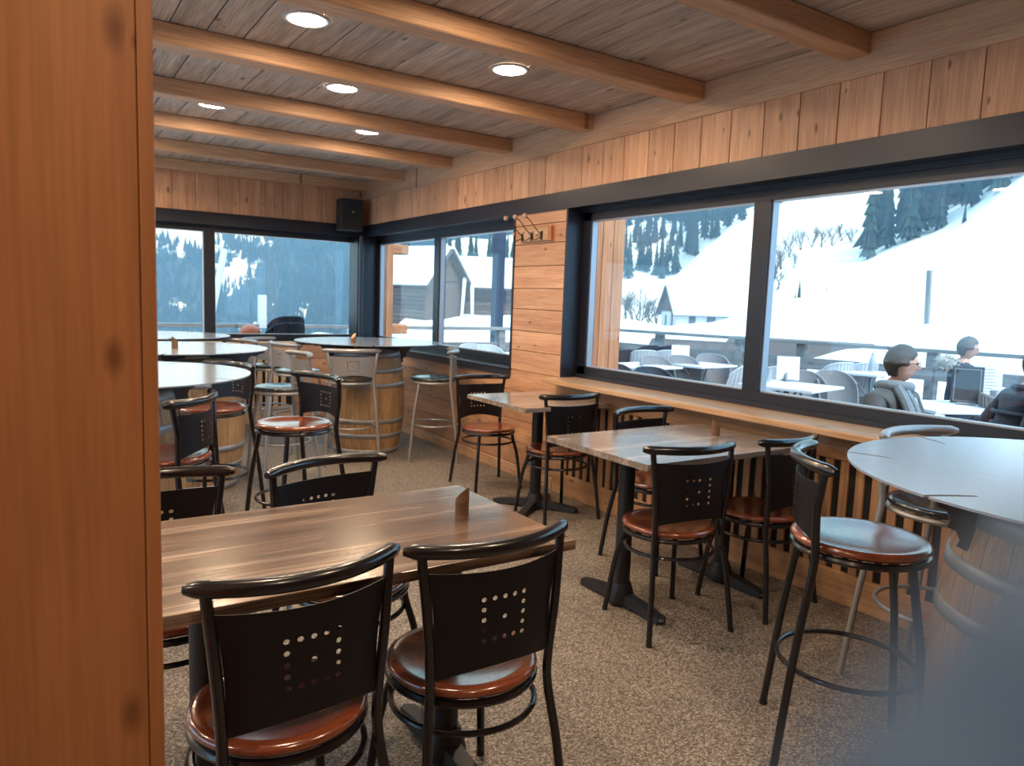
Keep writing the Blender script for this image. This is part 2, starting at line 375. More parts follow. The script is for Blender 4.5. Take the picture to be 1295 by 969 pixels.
MB().box(XW+.022, XW+.2, YR, YB, 2.2, 2.68).build('wall_core', M['dark_gap'], wr)
MB().box(XW-.006, XW+.20, YR, YB+.0, 2.091, 2.212).box(XW-.012, XW+.01, YR, YB, 2.085, 2.093).build('steel_fascia', M['frame'], wr, label='dark steel fascia band over the windows')
# horizontal boards: pier between the two windows and the wall under the far window
hb = [2.09, 1.996, 1.851, 1.681, 1.51, 1.347, 1.175, 1.019, .855]
def hboard(y0, y1, z0, z1, parent, x=XW, mat='pine_wall'):
    m = MB().plank(y1-y0, z1-z0-.004, .02, .002).mesh('wall_board')
    return link('wall_board', m, M[mat], parent, (x+.012+random.uniform(-.001, .001), (y0+y1)/2, (z0+z1)/2), (PI/2, 0, PI/2))
for z1, z0 in zip(hb[:-1], hb[1:]): hboard(4.335, 5.015, z0, z1, wr)
for z1, z0 in zip([.855, .69, .52, .45-.0, .275, .09], [.69, .52, .45, .275, .09, 0]):
    if z0 == .45: continue
    if z1 == .69: hboard(4.335, YB, .45, .69-.0, wr); continue
    if z1 == .52: continue
    hboard(4.335, YB, z0, z1, wr)
MB().box(XW+.022, XW+.2, 4.335, 5.015, 0, 2.1).box(XW+.022, XW+.2, 5.0, YB, 0, .85).box(XW+.022, XW+.2, .1, 4.36, 0, .83).box(XW+.022, XW+.2, YR, .35, 0, 2.1).build('wall_core', M['dark_gap'], wr)
for z0 in [0, .17, .34, .51, .68, .85, 1.02, 1.19, 1.36, 1.53, 1.70, 1.87]: hboard(YR, .32, z0, min(z0+.17, 2.09), wr)
bb = struct('baseboard_right', label='pine skirting board under the far window')
MB().plank(YB-4.36, .085, .018, .004).build('skirting', M['pine_beam'], bb, (XW-.010, (YB+4.36)/2, .0425), (PI/2, 0, PI/2))

def win(name, y0, y1, z0, z1, mull, x0=XW, depth=.14, label=None, sill=True):
    """window in the right wall: lined reveal, dark frame, mullions, panes"""
    w = struct(name, label=label)
    xf = x0+depth
    MB().box(x0-.006, xf, y0-.02, y0, z0, z1).box(x0-.006, xf, y1, y1+.02, z0, z1).build('reveal', M['frame'], w)
    fr = .085
    f = MB()
    f.box(xf, xf+.07, y0, y1, z0, z0+fr).box(xf, xf+.07, y0, y1, z1-fr, z1).box(xf, xf+.07, y0, y0+fr, z0, z1).box(xf, xf+.07, y1-fr, y1, z0, z1)
    f.box(xf-.02, xf+.0, y0, y1, z0, z0+.03).box(xf-.02, xf, y0, y1, z1-.03, z1)
    f.build('window_frame', M['frame'], w)
    edges = [y0+fr]
    for m in mull:
        MB().box(xf-.004, xf+.07, m-.055, m+.055, z0+fr, z1-fr).build('mullion', M['frame'], w); edges += [m-.055, m+.055]
    edges.append(y1-fr)
    for a, b_ in zip(edges[::2], edges[1::2]):
        g = MB()
        t = .007
        for (p, q, r_, s_) in ((a, b_, z0+fr, z0+fr+t), (a, b_, z1-fr-t, z1-fr), (a, a+t, z0+fr, z1-fr), (b_-t, b_, z0+fr, z1-fr)):
            g.box(xf+.012, xf+.06, p, q, r_, s_)
        g.build('glazing_bead', M['gasket'], w)
        MB().box(xf+.034, xf+.038, a, b_, z0+fr, z1-fr).build('pane', M['glass'], w)
    return w
win('window_1', .35, 4.306, .859, 2.091, [2.725], label='wide window in two panes over the pine shelf')
w2 = win('window_2', 5.02, 8.14, .86, 2.091, [6.62], label='two pane window next to the dark corner')
MB().box(XW-.02, XW+.14, 5.0, YB, .845, .862).box(XW-.02, XW-.004, 5.0, YB, .80, .85).build('window_sill', M['frame_in'], w2)

# ---- back wall
wb = struct('wall_back', label='pine boarded back wall with wide window')
bj = [3.2, 2.989, 2.789, 2.571, 2.354, 2.124, 1.905, 1.69, 1.467, 1.25]
while bj[-1] > XL: bj.append(bj[-1]-.218)
bj = [XW] + bj
for a, b_ in zip(bj[:-1], bj[1:]):
    w = round(a-b_-.004, 3); key = ('b', w)
    if key not in wm: wm[key] = MB().plank(.50, w, .02, .002).mesh('wall_board')
    link('wall_board', wm[key], M['pine_wall'], wb, ((a+b_)/2, YB+.012+random.uniform(-.001, .001), 2.45), (0, PI/2, PI/2))
MB().box(XL, XW+.2, YB+.022, YB+.2, 2.2, 2.688).box(XL, XW+.2, YB+.022, YB+.2, 0, .86).build('wall_core', M['dark_gap'], wb)
MB().box(XL, XW, YB-.006, YB+.2, 2.085, 2.212).build('steel_fascia', M['frame'], wb)
for z0, z1 in zip([0, .17, .34, .51, .68], [.17, .34, .51, .68, .86]):
    m = MB().plank(XW-XL, z1-z0-.004, .02, .002).mesh('wall_board')
    link('wall_board', m, M['pine_wall'], wb, ((XL+XW)/2, YB+.012, (z0+z1)/2), (PI/2, 0, 0))
w3 = struct('window_3', label='back window looking at the mountains')
f = MB(); yf = YB+.12; z0, z1 = .86, 2.085; xa, xb = -2.9, 3.36
f.box(xa, xb, yf, yf+.07, z0, z0+.085).box(xa, xb, yf, yf+.07, z1-.06, z1).box(xa, xa+.08, yf, yf+.07, z0, z1).box(xb-.08, xb, yf, yf+.07, z0, z1)
f.build('window_frame', M['frame'], w3)
MB().box(XL, XW, YB-.01, YB+.13, .84, .862).build('window_sill', M['frame_in'], w3)
mx_ = [1.62, -.1, -1.6]
for m in mx_: MB().box(m-.053, m+.053, yf-.004, yf+.07, z0+.08, z1-.06).build('mullion', M['frame'], w3)
ed = [xb-.08]
for m in mx_: ed += [m+.053, m-.053]
ed.append(xa+.08)
for a, b_ in zip(ed[::2], ed[1::2]):
    g = MB(); t = .007
    for (p, q, r_, s_) in ((b_, a, z0+.085, z0+.092), (b_, a, z1-.067, z1-.06), (b_, b_+t, z0+.085, z1-.06), (a-t, a, z0+.085, z1-.06)): g.box(p, q, yf+.012, yf+.06, r_, s_)
    g.build('glazing_bead', M['gasket'], w3)
    MB().box(b_, a, yf+.034, yf+.038, z0+.085, z1-.06).build('pane', M['glass'], w3)
# the dark corner post
cp = struct('trim_1', label='dark metal clad corner post')
MB().box(3.255, 3.50, 8.13, 8.42, 0.86, 2.091).box(3.20, 3.262, 8.16, 8.42, .86, 2.091).build('corner_cladding', M['frame'], cp)
MB().tube([(3.225, 8.11, .86), (3.225, 8.11, 2.085)], .030, 14).build('corner_pipe', M['frame_in'], cp)
# ---- unseen sides of the room: left and rear, both with long windows
wlft = struct('wall_left', label='boarded left wall')
MB().box(XL-.12, XL, YR, YB+.2, 0, .45).box(XL-.12, XL, YR, YB+.2, 2.35, 2.7).box(XL-.12, XL, YR, 1.2, .45, 2.35).box(XL-.12, XL, 6.9, YB+.2, .45, 2.35).box(XL-.12, XL, 1.1, 1.3, .45, 2.35).box(XL-.12, XL, 4.0, 4.2, .45, 2.35).build('wall_panel', M['pine_wall'], wlft)
wre = struct('wall_rear', label='boarded rear wall')
MB().box(XL, XW+.2, YR-.12, YR, 0, .45).box(XL, XW+.2, YR-.12, YR, 2.35, 2.7).box(XL, XW+.2, YR-.12, YR, .45, 2.35).build('wall_panel', M['pine_wall'], wre)
# ---- the pine clad pillar right beside the camera
pl = struct('trim_2', label='knotty pine clad pillar close on the left')
MB().plank(2.69, .80, .025, .001).build('pillar_board', M['pine_pillar'], pl, (-.2962, .9125, 1.345), (PI/2, -PI/2, 0))
MB().plank(2.69, .26, .0155, .0015).build('pillar_board', M['pine_pillar'], pl, (.1125, 1.029, 1.345), (0, -PI/2, 0))
MB().box(-.69, .104, .914, 1.15, 0, 2.688).build('pillar_core', M['pine_pillar'], pl)

# ---- ceiling downlights
lm = MB().lathe([(0, -.004), (.088, -.004)], 40).mesh('lamp_disc'); lr = MB().lathe([(.088, 0), (.088, -.007), (.108, -.006), (.112, 0)], 40).mesh('lamp_ring')
lights = [(1.14, 3.585, 'large near one above the barrel stools'), (2.29, 3.602, 'second one, just right of the nearest'), (1.68, 4.579, 'centre one between the second and third beams'),
          (1.117, 5.578, 'thin ellipse furthest left'), (2.269, 5.609, 'farthest one on the right'),
          (-.6, 4.58, ''), (-1.2, 3.59, ''), (-1.2, 5.6, ''), (.55, 6.6, ''), (-1.8, 6.6, ''), (.3, 7.6, ''), (-1.0, 7.6, ''),  # last two are unseen, added to brighten the back wall
          (1.68, 2.6, ''), (-.6, 2.6, ''), (.55, 1.6, ''), (-1.8, 1.6, ''), (1.68, .6, ''), (-.6, .6, ''), (.55, -.4, ''), (-1.8, -.4, ''),]
for x, y, d in lights:
    t = thing('ceiling_light', 'round white recessed ceiling light, '+d if d else 'round recessed ceiling light in the part of the room out of view', 'ceiling light', (x, y, ZC), 0, 'recessed ceiling lights' if d else 'ceiling lights out of view')
    link('lamp_disc', lm, M['lamp'], t); link('lamp_ring', lr, M['grey_metal'], t)

# ---- radiator covers: pine slats between rails, with the shelf
def slats(parent, n, pitch, x0, face, zc=.43, h=.555, mat='pine_slat', w=.043):
    m = MB().plank(h, w, .016, .002).mesh('slat')
    for i in range(n):
        p = x0+i*pitch
        loc, rot = ((face, p, zc), (0, PI/2, 0)) if parent['ax'] == 'y' else ((p, face, zc), (0, PI/2, PI/2))
        link('slat', m, M[mat], parent, loc, rot)
rc = thing('radiator_cover', 'long slatted pine radiator cover below the wide right window', 'radiator cover', (0, 0, 0)); rc['ax'] = 'y'
slats(rc, 40, .0815, .95, 3.268)
MB().box(3.272, 3.30, .35, 4.33, .10, .72).build('backing', M['dark_gap'], rc)
MB().plank(3.98, .155, .024, .003).build('bottom_board', M['pine_slat'], rc, (3.262, 2.34, .0775), (PI/2, 0, PI/2))
MB().plank(3.98, .135, .024, .003).build('top_board', M['pine_slat'], rc, (3.262, 2.34, .765), (PI/2, 0, PI/2))
MB().plank(.14, .56, .018, .002).build('end_board', M['pine_slat'], rc, (3.262, 4.24, .43), (PI/2, 0, PI/2))
del rc['ax']
sh = struct('trim_3', label='pine shelf board along the wide window sill')
MB().plank(3.97, .318, .034, .005).build('shelf_board', M['pine_sill'], sh, (3.267, 2.33, .8425), (0, 0, PI/2))
rb = thing('radiator_cover', 'pale slatted pine radiator cover at the back wall behind the barrel tables', 'radiator cover'); rb['ax'] = 'x'
slats(rb, 22, .085, .55, YB-.10, mat='pine_pale', w=.05, zc=.47, h=.60)
MB().box(.5, 2.45, YB-.092, YB-.06, .10, .80).build('backing', M['dark_gap'], rb)
MB().plank(1.98, .17, .024, .003).build('bottom_board', M['pine_pale'], rb, (1.46, YB-.105, .085), (PI/2, 0, 0))
MB().plank(1.98, .10, .024, .003).build('top_board', M['pine_pale'], rb, (1.46, YB-.105, .80), (PI/2, 0, 0))
MB().plank(2.0, .15, .028, .004).build('shelf_board', M['pine_pale'], rb, (1.46, YB-.075, .862))
del rb['ax']

# ================================================================== FURNITURE
def tube_obj(name, path, r, mat, parent, n=10, closed=False, label=None):
    return MB().tube(path, r, n, closed).build(name, mat, parent, label=label)
def backplate(zb, zt, wb_, wt, yside, sag, pitch, hr, lean0, lean1, arch=.012):
    """sheet metal back with a square of punched holes and one in the middle, curved round the sitter"""
    s = pitch/2; H = (zt-zb)/2; zc = (zt+zb)/2; W = (wb_+wt)/2
    na = 5
    A = [-W + (W-5*s)*i/4 for i in range(4)] + [(-5+i)*s for i in range(11)] + [5*s + (W-5*s)*(i+1)/4 for i in range(4)]
    nb = 2
    Bv = [-H + (H-5*s)*i/nb for i in range(nb)] + [(-5+i)*s for i in range(11)] + [5*s + (H-5*s)*(i+1)/nb for i in range(nb)]
    def warp(a, b):
        v = (b+H)/(2*H); hw = wb_ + (wt-wb_)*v
        u = a/W
        hw2 = hw*(1-.055*math.sin(PI*v)*abs(u)**3)
        x = u*hw2
        z = zc + b + (arch*(1-u*u)*2.0*(1-v)) - .5*arch*(1-u*u)*v
        y = -(yside + (lean0 + (lean1-lean0)*v)) - sag*(1-u*u)
        return (x, y, z)
    idx = {}; vs = []
    def V(i, j):
        if (i, j) not in idx: idx[(i, j)] = len(vs); vs.append(warp(A[i], Bv[j]))
        return idx[(i, j)]
    fs = []; skip = set(); ia = 4; jb = nb
    for hj in range(5):
        for hi in range(5):
            if not (hi in (0, 4) or hj in (0, 4) or (hi == 2 and hj == 2)): continue
            ci, cj = ia+2*hi+1, jb+2*hj+1
            ci -= 0
            for di in (-1, 0):
                for dj in (-1, 0): skip.add((ci+di, cj+dj))
            ring = [V(ci+1, cj), V(ci+1, cj+1), V(ci, cj+1), V(ci-1, cj+1), V(ci-1, cj), V(ci-1, cj-1), V(ci, cj-1), V(ci+1, cj-1)]
            b0 = len(vs)
            for k in range(8): a = k*PI/4; vs.append(warp(A[ci]+hr*math.cos(a), Bv[cj]+hr*math.sin(a)))
            for k in range(8): fs.append((ring[k], ring[(k+1) % 8], b0+(k+1) % 8, b0+k))
    for i in range(len(A)-1):
        for j in range(len(Bv)-1):
            if (i, j) in skip: continue
            fs.append((V(i, j), V(i+1, j), V(i+1, j+1), V(i, j+1)))
    n = len(vs); T = .0022
    edge = {}
    for f_ in fs:
        for a, b_ in zip(f_, f_[1:]+f_[:1]): edge[(a, b_)] = 1
    vs2 = vs + [(x, y-T, z) for x, y, z in vs]
    fs2 = list(fs) + [tuple(v+n for v in reversed(f_)) for f_ in fs]
    for (a, b_) in edge:
        if (b_, a) not in edge: fs2.append((b_, a, a+n, b_+n))
    mb = MB(); mb.add(vs2, fs2, True); return mb

def make_chair(label, cat='chair', seat_z=.455, top=.815, metal='black_metal', plate='black_plate', seatm='seat_wood', stool=False, group=None, name='cafe_chair'):
    t = thing(name, label, cat, group=group)
    mt = M[metal]
    R = .20
    # seat: dished wooden round on a tube ring
    pr = [(0, seat_z-.022), (.175, seat_z-.022), (.195, seat_z-.018), (R+.003, seat_z-.008), (R, seat_z+.002), (.188, seat_z+.007), (.165, seat_z+.004), (.135, seat_z-.003), (.07, seat_z-.007), (0, seat_z-.008)]
    MB().lathe(pr, 48).build('seat', M[seatm], t, sharp=60)
    tube_obj('seat_ring', [(math.cos(a)*.193, math.sin(a)*.193, seat_z-.033) for a in [2*PI*k/40 for k in range(40)]], .0115, mt, t, 8, True)
    fx, fy, bx, by = (.20, .19, .225, .225) if stool else (.19, .185, .215, .205)
    r = .0125
    for s in (-1, 1):
        p = smoothpath([(s*fx, fy, 0), (s*(fx+.14)/2, (fy+.13)/2, seat_z*.55), (s*.145, .128, seat_z-.09), (s*.137, .122, seat_z-.035)], 5)
        tube_obj('leg', p, r, mt, t, 10)
        MB().tube([(s*fx, fy, 0), (s*fx*.995, fy*.995, .012)], .0135, 10).build('foot_cap', mt if metal == 'grey_metal' else M['cast_iron'], t)
        zt = top-.012
        p = smoothpath([(s*bx, -by, 0), (s*(bx+.176)/2, -(by+.15)/2, seat_z*.52), (s*.178, -.150, seat_z-.06), (s*.176, -.150, seat_z+.03), (s*.188, -.154, (seat_z+top)/2), (s*.204, -.1435, zt+.006)], 6)
        tube_obj('rear_leg', p, r, mt, t, 10)
        MB().tube([(s*bx, -by, 0), (s*bx*.995, -by*.995, .012)], .0135, 10).build('foot_cap', mt if metal == 'grey_metal' else M['cast_iron'], t)
    # stretcher hoop
    hz, hr = (.31, .205) if stool else (seat_z-.105, .192)
    tube_obj('stretcher_ring', [(math.cos(a)*hr, math.sin(a)*hr-.01, hz) for a in [2*PI*k/44 for k in range(44)]], .0085, mt, t, 8, True)
    # top rail: thick curved tube with rounded ends
    n = 22; pts = []; rr = []
    for i in range(n+1):
        u = -1+2*i/n; pts.append((u*.238, -.118-.085*(1-u*u), top+.0))
        e = 1-abs(u); rr.append(.0185*min(1, math.sqrt(max(0, 1-(1-min(1, e/.035))**2))+.55))
    MB().tube(pts, rr, 14).build('top_rail', mt, t)
    if stool: zb_, zt_, pt, h = top-.225, top-.045, .0225, .0068
    else: zb_, zt_, pt, h = seat_z+.040, top-.052, .0285, .0070
    backplate(zb_, zt_, .171, .192, .148, .045, pt, h, .004, .002).build('back_plate', M[plate], t, sharp=35)
    return t
def put(proto, x, y, deg, label, group=None, first=[]):
    if proto not in first:
        first.append(proto); proto.location = (x, y, 0); proto.rotation_euler = (0, 0, math.radians(deg)); proto['label'] = label; proto['group'] = group; return proto
    return dup(proto, (x, y, 0), math.radians(deg), label, group)

cg = 'black cafe chairs at the wood tables'
chair = make_chair('x')
put(chair, .466, 1.645, 4.8, 'black metal chair with dotted back, front left at the nearest table', cg)
put(chair, .948, 1.632, 1.0, 'black metal chair with dotted back at the right end of the nearest table', cg)
put(chair, .887, 2.304, 193, 'black chair on the far side of the nearest table, brown seat just showing past it', cg)
put(chair, .33, 2.33, 186, 'black chair on the far side of the nearest table, half hidden by the pine pillar', cg)
put(chair, 2.352, 2.262, -9, 'black chair in front of the middle table under the wide window, whole back in view', cg)
put(chair, 2.924, 2.224, 6, 'black chair partly behind the right black bar stool, at the middle table', cg)
put(chair, 2.885, 2.870, 184.3, 'black chair on the far side of the middle table, only rail and seat showing', cg)
put(chair, 2.893, 3.815, -1.7, 'black chair on the near side of the small far table', cg)
put(chair, 2.897, 4.685, 176.2, 'black chair facing us on the far side of the small far table', cg)

bg = 'black bar stools with brown seats'
bst = make_chair('x', 'bar stool', .715, .955, stool=True, name='bar_stool')
put(bst, 2.140, 1.25, -139, 'black bar stool with bluish shine on its seat, next to the right barrel table', bg)
put(bst, 1.178, 3.891, 104, 'black bar stool with its whole red brown seat in view before the far left barrels', bg)
put(bst, .895, 4.616, 114.5, 'black bar stool tucked between the two left barrel tables', bg)
put(bst, .445, 3.33, 58, 'black bar stool cut off by the pine pillar at the nearest left barrel table', bg)
put(bst, .25, 4.72, 172, 'black bar stool rail showing between the two left round table tops', bg)
gg = 'grey metal bar stools'
gst = make_chair('x', 'bar stool', .715, .955, metal='grey_metal', plate='grey_plate', seatm='black_seat', stool=True, name='bar_stool')
put(gst, 2.962, 5.734, 62, 'grey metal bar stool standing by the wall under the far window', gg)
put(gst, 2.262, 5.908, -14, 'grey metal bar stool with its back to us in front of the far barrel', gg)
put(gst, 1.555, 5.46, 93, 'grey metal bar stool seen side on, its light seat left of its upright', gg)
put(gst, 2.039, 6.628, -73, 'grey brown bar stool left of the far barrel table, dotted back at its left', gg)
put(gst, 2.832, 1.326, 177, 'grey bar stool behind the right round table, long rail against the window frame', gg)
put(gst, 1.93, 7.18, 215, 'grey bar stool behind the far round table, pale back plate towards us', gg)
put(gst, 1.50, 6.95, 120, 'grey bar stool with pale rail between the back round tables', gg)
put(gst, .55, 6.35, 10, 'grey bar stool pulled up at the farthest left round table', gg)

# ---- tables with laminate tops
def laminate_top(L, W, z=.755):
    T = .028; ch = .0015
    return MB().plank(L, W, T, ch).mesh('tabletop')
def pedestal(parent, x, y, arms, h=.727):
    """cast base with a round column; arms = list of (angle, length)"""
    MB().tube([(x, y, .03), (x, y, h-.012)], .038, 20).build('column', M['cast_iron'], parent)
    b = MB()
    b.lathe([(0, .105), (.043, .105), (.050, .085), (.060, .055), (.066, .028), (.066, .012), (0, .012)], 24, (x, y, 0))
    for a, l in arms:
        c, s_ = math.cos(a), math.sin(a)
        for (r0, r1, w0, w1, z0, z1, za, zb) in ((.03, l*.55, .036, .033, .012, .060, .012, .048), (l*.55, l, .033, .030, .008, .048, .004, .030)):
            vs = []
            for (r_, w, lo, hi) in ((r0, w0, z0, z1), (r1, w1, za, zb)):
                for (dw, z) in ((-w, lo), (w, lo), (w*.8, hi), (-w*.8, hi)): vs.append((x+c*r_-s_*dw, y+s_*r_+c*dw, z))
            b.add(vs, [(0, 1, 5, 4), (1, 2, 6, 5), (2, 3, 7, 6), (3, 0, 4, 7), (3, 2, 1, 0), (4, 5, 6, 7)])
        b.ball((x+c*(l-.005), y+s_*(l-.005), .017), (.026, .026, .015), 10, 6)
    b.build('base', M['cast_iron'], parent)
    MB().lathe([(0, h-.012), (.06, h-.012), (.06, h), (0, h)], 16, (x, y, 0)).build('mounting_plate', M['cast_iron'], parent)
def wood_table(label, x0, x1, y0, y1, cols, arms, mat='laminate_pale_glare'):
    cx, cy = (x0+x1)/2, (y0+y1)/2
    t = thing('dining_table', label, 'table', (cx, cy, 0), 0, 'wood grain tables on black pedestals')
    link('tabletop', laminate_top(x1-x0, y1-y0), M[mat], t, (0, 0, .741))
    for (px, py) in cols: pedestal(t, px-cx, py-cy, arms)
    return t
TB = [(PI/2, .27), (-PI/2, .27)]
wood_table('nearest rectangular table with brown wood grain top on two black pedestals', .14, 1.243, 1.535, 2.203, [(.345, 1.87), (1.035, 1.87)], TB, 'laminate')
wood_table('middle rectangular table with bluish window glare on its top, two black T shaped feet', 2.105, 3.165, 2.155, 2.86, [(2.311, 2.497), (2.97, 2.47)], TB)
wood_table('small square wood grain table farthest back on one cross footed pedestal', 2.525, 3.215, 3.66, 4.375, [(2.878, 4.021)], [(math.radians(127)+k*PI/2, .29) for k in range(4)])

# ---- slanted log tokens used as table numbers
def token(x, y, z, rz, label):
    t = thing('log_token', label, 'table marker', (x, y, z), rz, 'slanted log pieces on the tables')
    n = 20; r = .021
    lo = [(r*math.cos(2*PI*k/n), r*math.sin(2*PI*k/n), 0) for k in range(n)]
    hi = [(a, b, .062+a/r*.022) for a, b, c in lo]
    MB().add(lo+hi, [tuple(range(n-1, -1, -1))]+[(k, (k+1) % n, (k+1) % n+n, k+n) for k in range(n)], False).build('log', M['token_wood'], t)
    MB().add([(a, b, c+.0004) for a, b, c in hi], [tuple(range(n))]).build('cut_face', M['token_cut'], t)
token(1.084, 1.891, .755, math.radians(-62), 'small slanted log piece standing on the nearest wood table')
token(2.934, 2.528, .755, math.radians(150), 'small slanted log piece with pale cut face on the middle table')
token(.836, 5.473, 1.0, math.radians(200), 'small slanted log piece on the middle left round table')
token(.86, 6.70, 1.0, math.radians(200), 'small slanted log piece on the farthest left round table beside the pillar')
token(2.335, 6.028, 1.0, math.radians(20), 'small slanted log piece on the far round table in front of the corner')

# ---- barrel tables
NS = 26
def barrel_r(z): return .345 - (.345-.285)*((z-.465)/.465)**2
def stave_mesh():
    prof = [(.012+.905*i/9+.0) for i in range(10)]
    vs = []; dA = PI/NS*.965
    for z in prof:
        r = barrel_r(z)
        for (a, rr) in ((-dA, r-.024), (dA, r-.024), (dA, r-.0015), (0, r), (-dA, r-.0015)): vs.append((rr*math.cos(a), rr*math.sin(a), z))
    fs = []
    for i in range(9):
        for k in range(5): fs.append((i*5+k, i*5+(k+1) % 5, (i+1)*5+(k+1) % 5, (i+1)*5+k))
    fs += [(4, 3, 2, 1, 0), tuple(45+k for k in range(5))]
    # grain runs along local X: lay the stave down, stand it up again by the object's rotation
    vs = [(z, y, -x) for x, y, z in vs]
    mb = MB(); mb.add(vs, fs); return mb.mesh('stave')
SM = stave_mesh()
def hoop_mesh(z0, z1, k=40):
    return MB().lathe([(barrel_r(z0)-.002, z0), (barrel_r(z0)+.003, z0), (barrel_r((z0+z1)/2)+.0035, (z0+z1)/2), (barrel_r(z1)+.003, z1), (barrel_r(z1)-.002, z1)], k).mesh('hoop')
HM = [hoop_mesh(a, b_) for a, b_ in ((.004, .050), (.155, .195), (.285, .325), (.605, .645), (.735, .775), (.865, .926))]
HEAD = MB().lathe([(0, .895), (.262, .895), (.262, .915), (0, .915)], 32).mesh('barrel_head')
def top_mesh(R=.65):
    pts = []; n = 96; slits = 10
    for k in range(n):
        a = 2*PI*k/n
        pts.append((R*math.cos(a), R*math.sin(a)))
        if k % (n//slits if False else 12) == 5:
            for (dr, da) in ((0, .012), (.045, .020), (.085, .036), (.125, .062), (.118, .078), (.085, .062), (.045, .044), (0, .034)):
                pts.append(((R-dr)*math.cos(a+da), (R-dr)*math.sin(a+da)))
    import bmesh
    bm = bmesh.new(); vs = [bm.verts.new((x, y, .994)) for x, y in pts]
    es = [bm.edges.new((vs[i], vs[(i+1) % len(vs)])) for i in range(len(vs))]
    bmesh.ops.triangle_fill(bm, use_beauty=True, edges=es)
    g = bmesh.ops.extrude_face_region(bm, geom=bm.faces[:])
    bmesh.ops.translate(bm, verts=[v for v in g['geom'] if isinstance(v, bmesh.types.BMVert)], vec=(0, 0, .006))
    bmesh.ops.recalc_face_normals(bm, faces=bm.faces[:])
    me = bpy.data.meshes.new('round_top'); bm.to_mesh(me); bm.free(); return me
TM = top_mesh()
BP = [(.12, .993), (.53, .993), (.515, .975), (.48, .968), (.465, .950), (.43, .957), (.405, .940), (.40, .915), (.375, .905), (.365, .880), (.372, .862), (.345, .850), (.335, .828), (.342, .812), (.318, .800), (.306, .81), (.296, .87), (.292, .928), (.12, .928)]
BM2 = MB().prism(BP, -.003, .003, lambda u, v, h: (u, h, v)).mesh('bracket')
def barrel_table(label, x, y, rot=0, bx=0, by=0, spin=0):
    t = thing('barrel_table', label, 'table', (x, y, 0), rot, 'round steel tables on wine barrels')
    link('round_top', TM, M['steel_top'], t)
    c, s_ = math.cos(-rot), math.sin(-rot); ox, oy = bx*c-by*s_, bx*s_+by*c
    for k in range(4): link('bracket', BM2, M['bracket'], t, (ox, oy, 0), (0, 0, math.radians(spin+45)+k*PI/2))
    for k in range(NS):
        e = Matrix.Rotation(2*PI*k/NS, 4, 'Z') @ Matrix.Rotation(-PI/2, 4, 'Y')
        o = link('stave', SM, M['oak_stave'], t); o.rotation_euler = e.to_euler(); o.location = (ox, oy, 0)
    for h in HM: link('hoop', h, M['hoop'], t, (ox, oy, 0))
    link('barrel_head', HEAD, M['oak_stave'], t, (ox, oy, 0))
    return t
barrel_table('round blue grey table top on an oak barrel, cut off at the right edge', 2.30, .65, .15, -.03, .05)
barrel_table('round table on a sunlit barrel nearest on the left, beside the pillar', .295, 3.934, .5, spin=20)
barrel_table('middle one of the three round barrel tables on the left', .83, 5.62, 1.0, .15, .0, spin=40)
barrel_table('round table on a barrel farthest back on the left', .92, 7.22, 1.3)
barrel_table('round table on an oak barrel in the far corner by the dark post', 2.585, 6.31, .9, -.01, .0, spin=-15)

# ---- coat hooks on the pier, speaker in the corner
hk = thing('coat_rack', 'short coat rack with three wire hooks on the pine pier between the windows', 'coat rack', (XW, 4.72, 1.92))
MB().plank(.40, .10, .018, .003).build('rack_board', M['pine_sill'], hk, (-.009, -.02, 0), (PI/2, 0, PI/2))
MB().box(-.024, 0, -.235, -.195, -.055, .055).build('end_block', M['larch_out'], hk)
for k, yy in enumerate((.15, .02, -.11)):
    h = MB().tube(smoothpath([(-.02, yy, -.02), (-.05, yy, -.035), (-.085, yy, -.05), (-.10, yy, -.025), (-.10, yy, .0)], 5), .0035, 8)
    h.tube(smoothpath([(-.02, yy, -.01), (-.07, yy, .03), (-.13, yy, .09), (-.17, yy, .115)], 5), .0035, 8).box(-.024, -.018, yy-.012, yy+.012, -.045, .02)
    hh = h.build('hook', M['brass_dark'], hk)
    MB().ball((-.178, yy, .12), .019, 12, 8).ball((-.10, yy, .008), .011, 10, 6).build('knob', M['porcelain'], hh)
spk = thing('wall_speaker', 'black box speaker with small white dot in the far corner under the beams', 'speaker', (3.05, 8.04, 2.30), math.radians(-4))
MB().plank(.34, .25, .20, .008).build('cabinet', M['speaker_black'], spk, rot=(0, PI/2, PI/2))
MB().lathe([(0, .004), (.009, .004), (.009, 0)], 14).build('badge', M['white_paint'], spk, (.01, -.10, .03), (PI/2, 0, 0))
MB().box(-.02, .02, .09, .17, -.03, .03).build('bracket', M['cast_iron'], spk)

# ---- unidentified shape, built as a strap, just in front of the lens, lower right, out of focus
def camray(px, py, d):
    v = (_r*((px-647.5)/FPX) + _d*((py-484.5)/FPX) + _f).normalized(); return EYE + v*d
st_pts = [camray(1640, 760, .026), camray(1485, 895, .024), camray(1370, 1030, .024), camray(1255, 1180, .024), camray(1140, 1370, .027)]
st = MB().tube(smoothpath(st_pts, 5), .0048, 14).build('blurred_shape', M['strap'])
tag(st, 'blurred blue grey shape crossing the lower right corner close to us', 'strap')

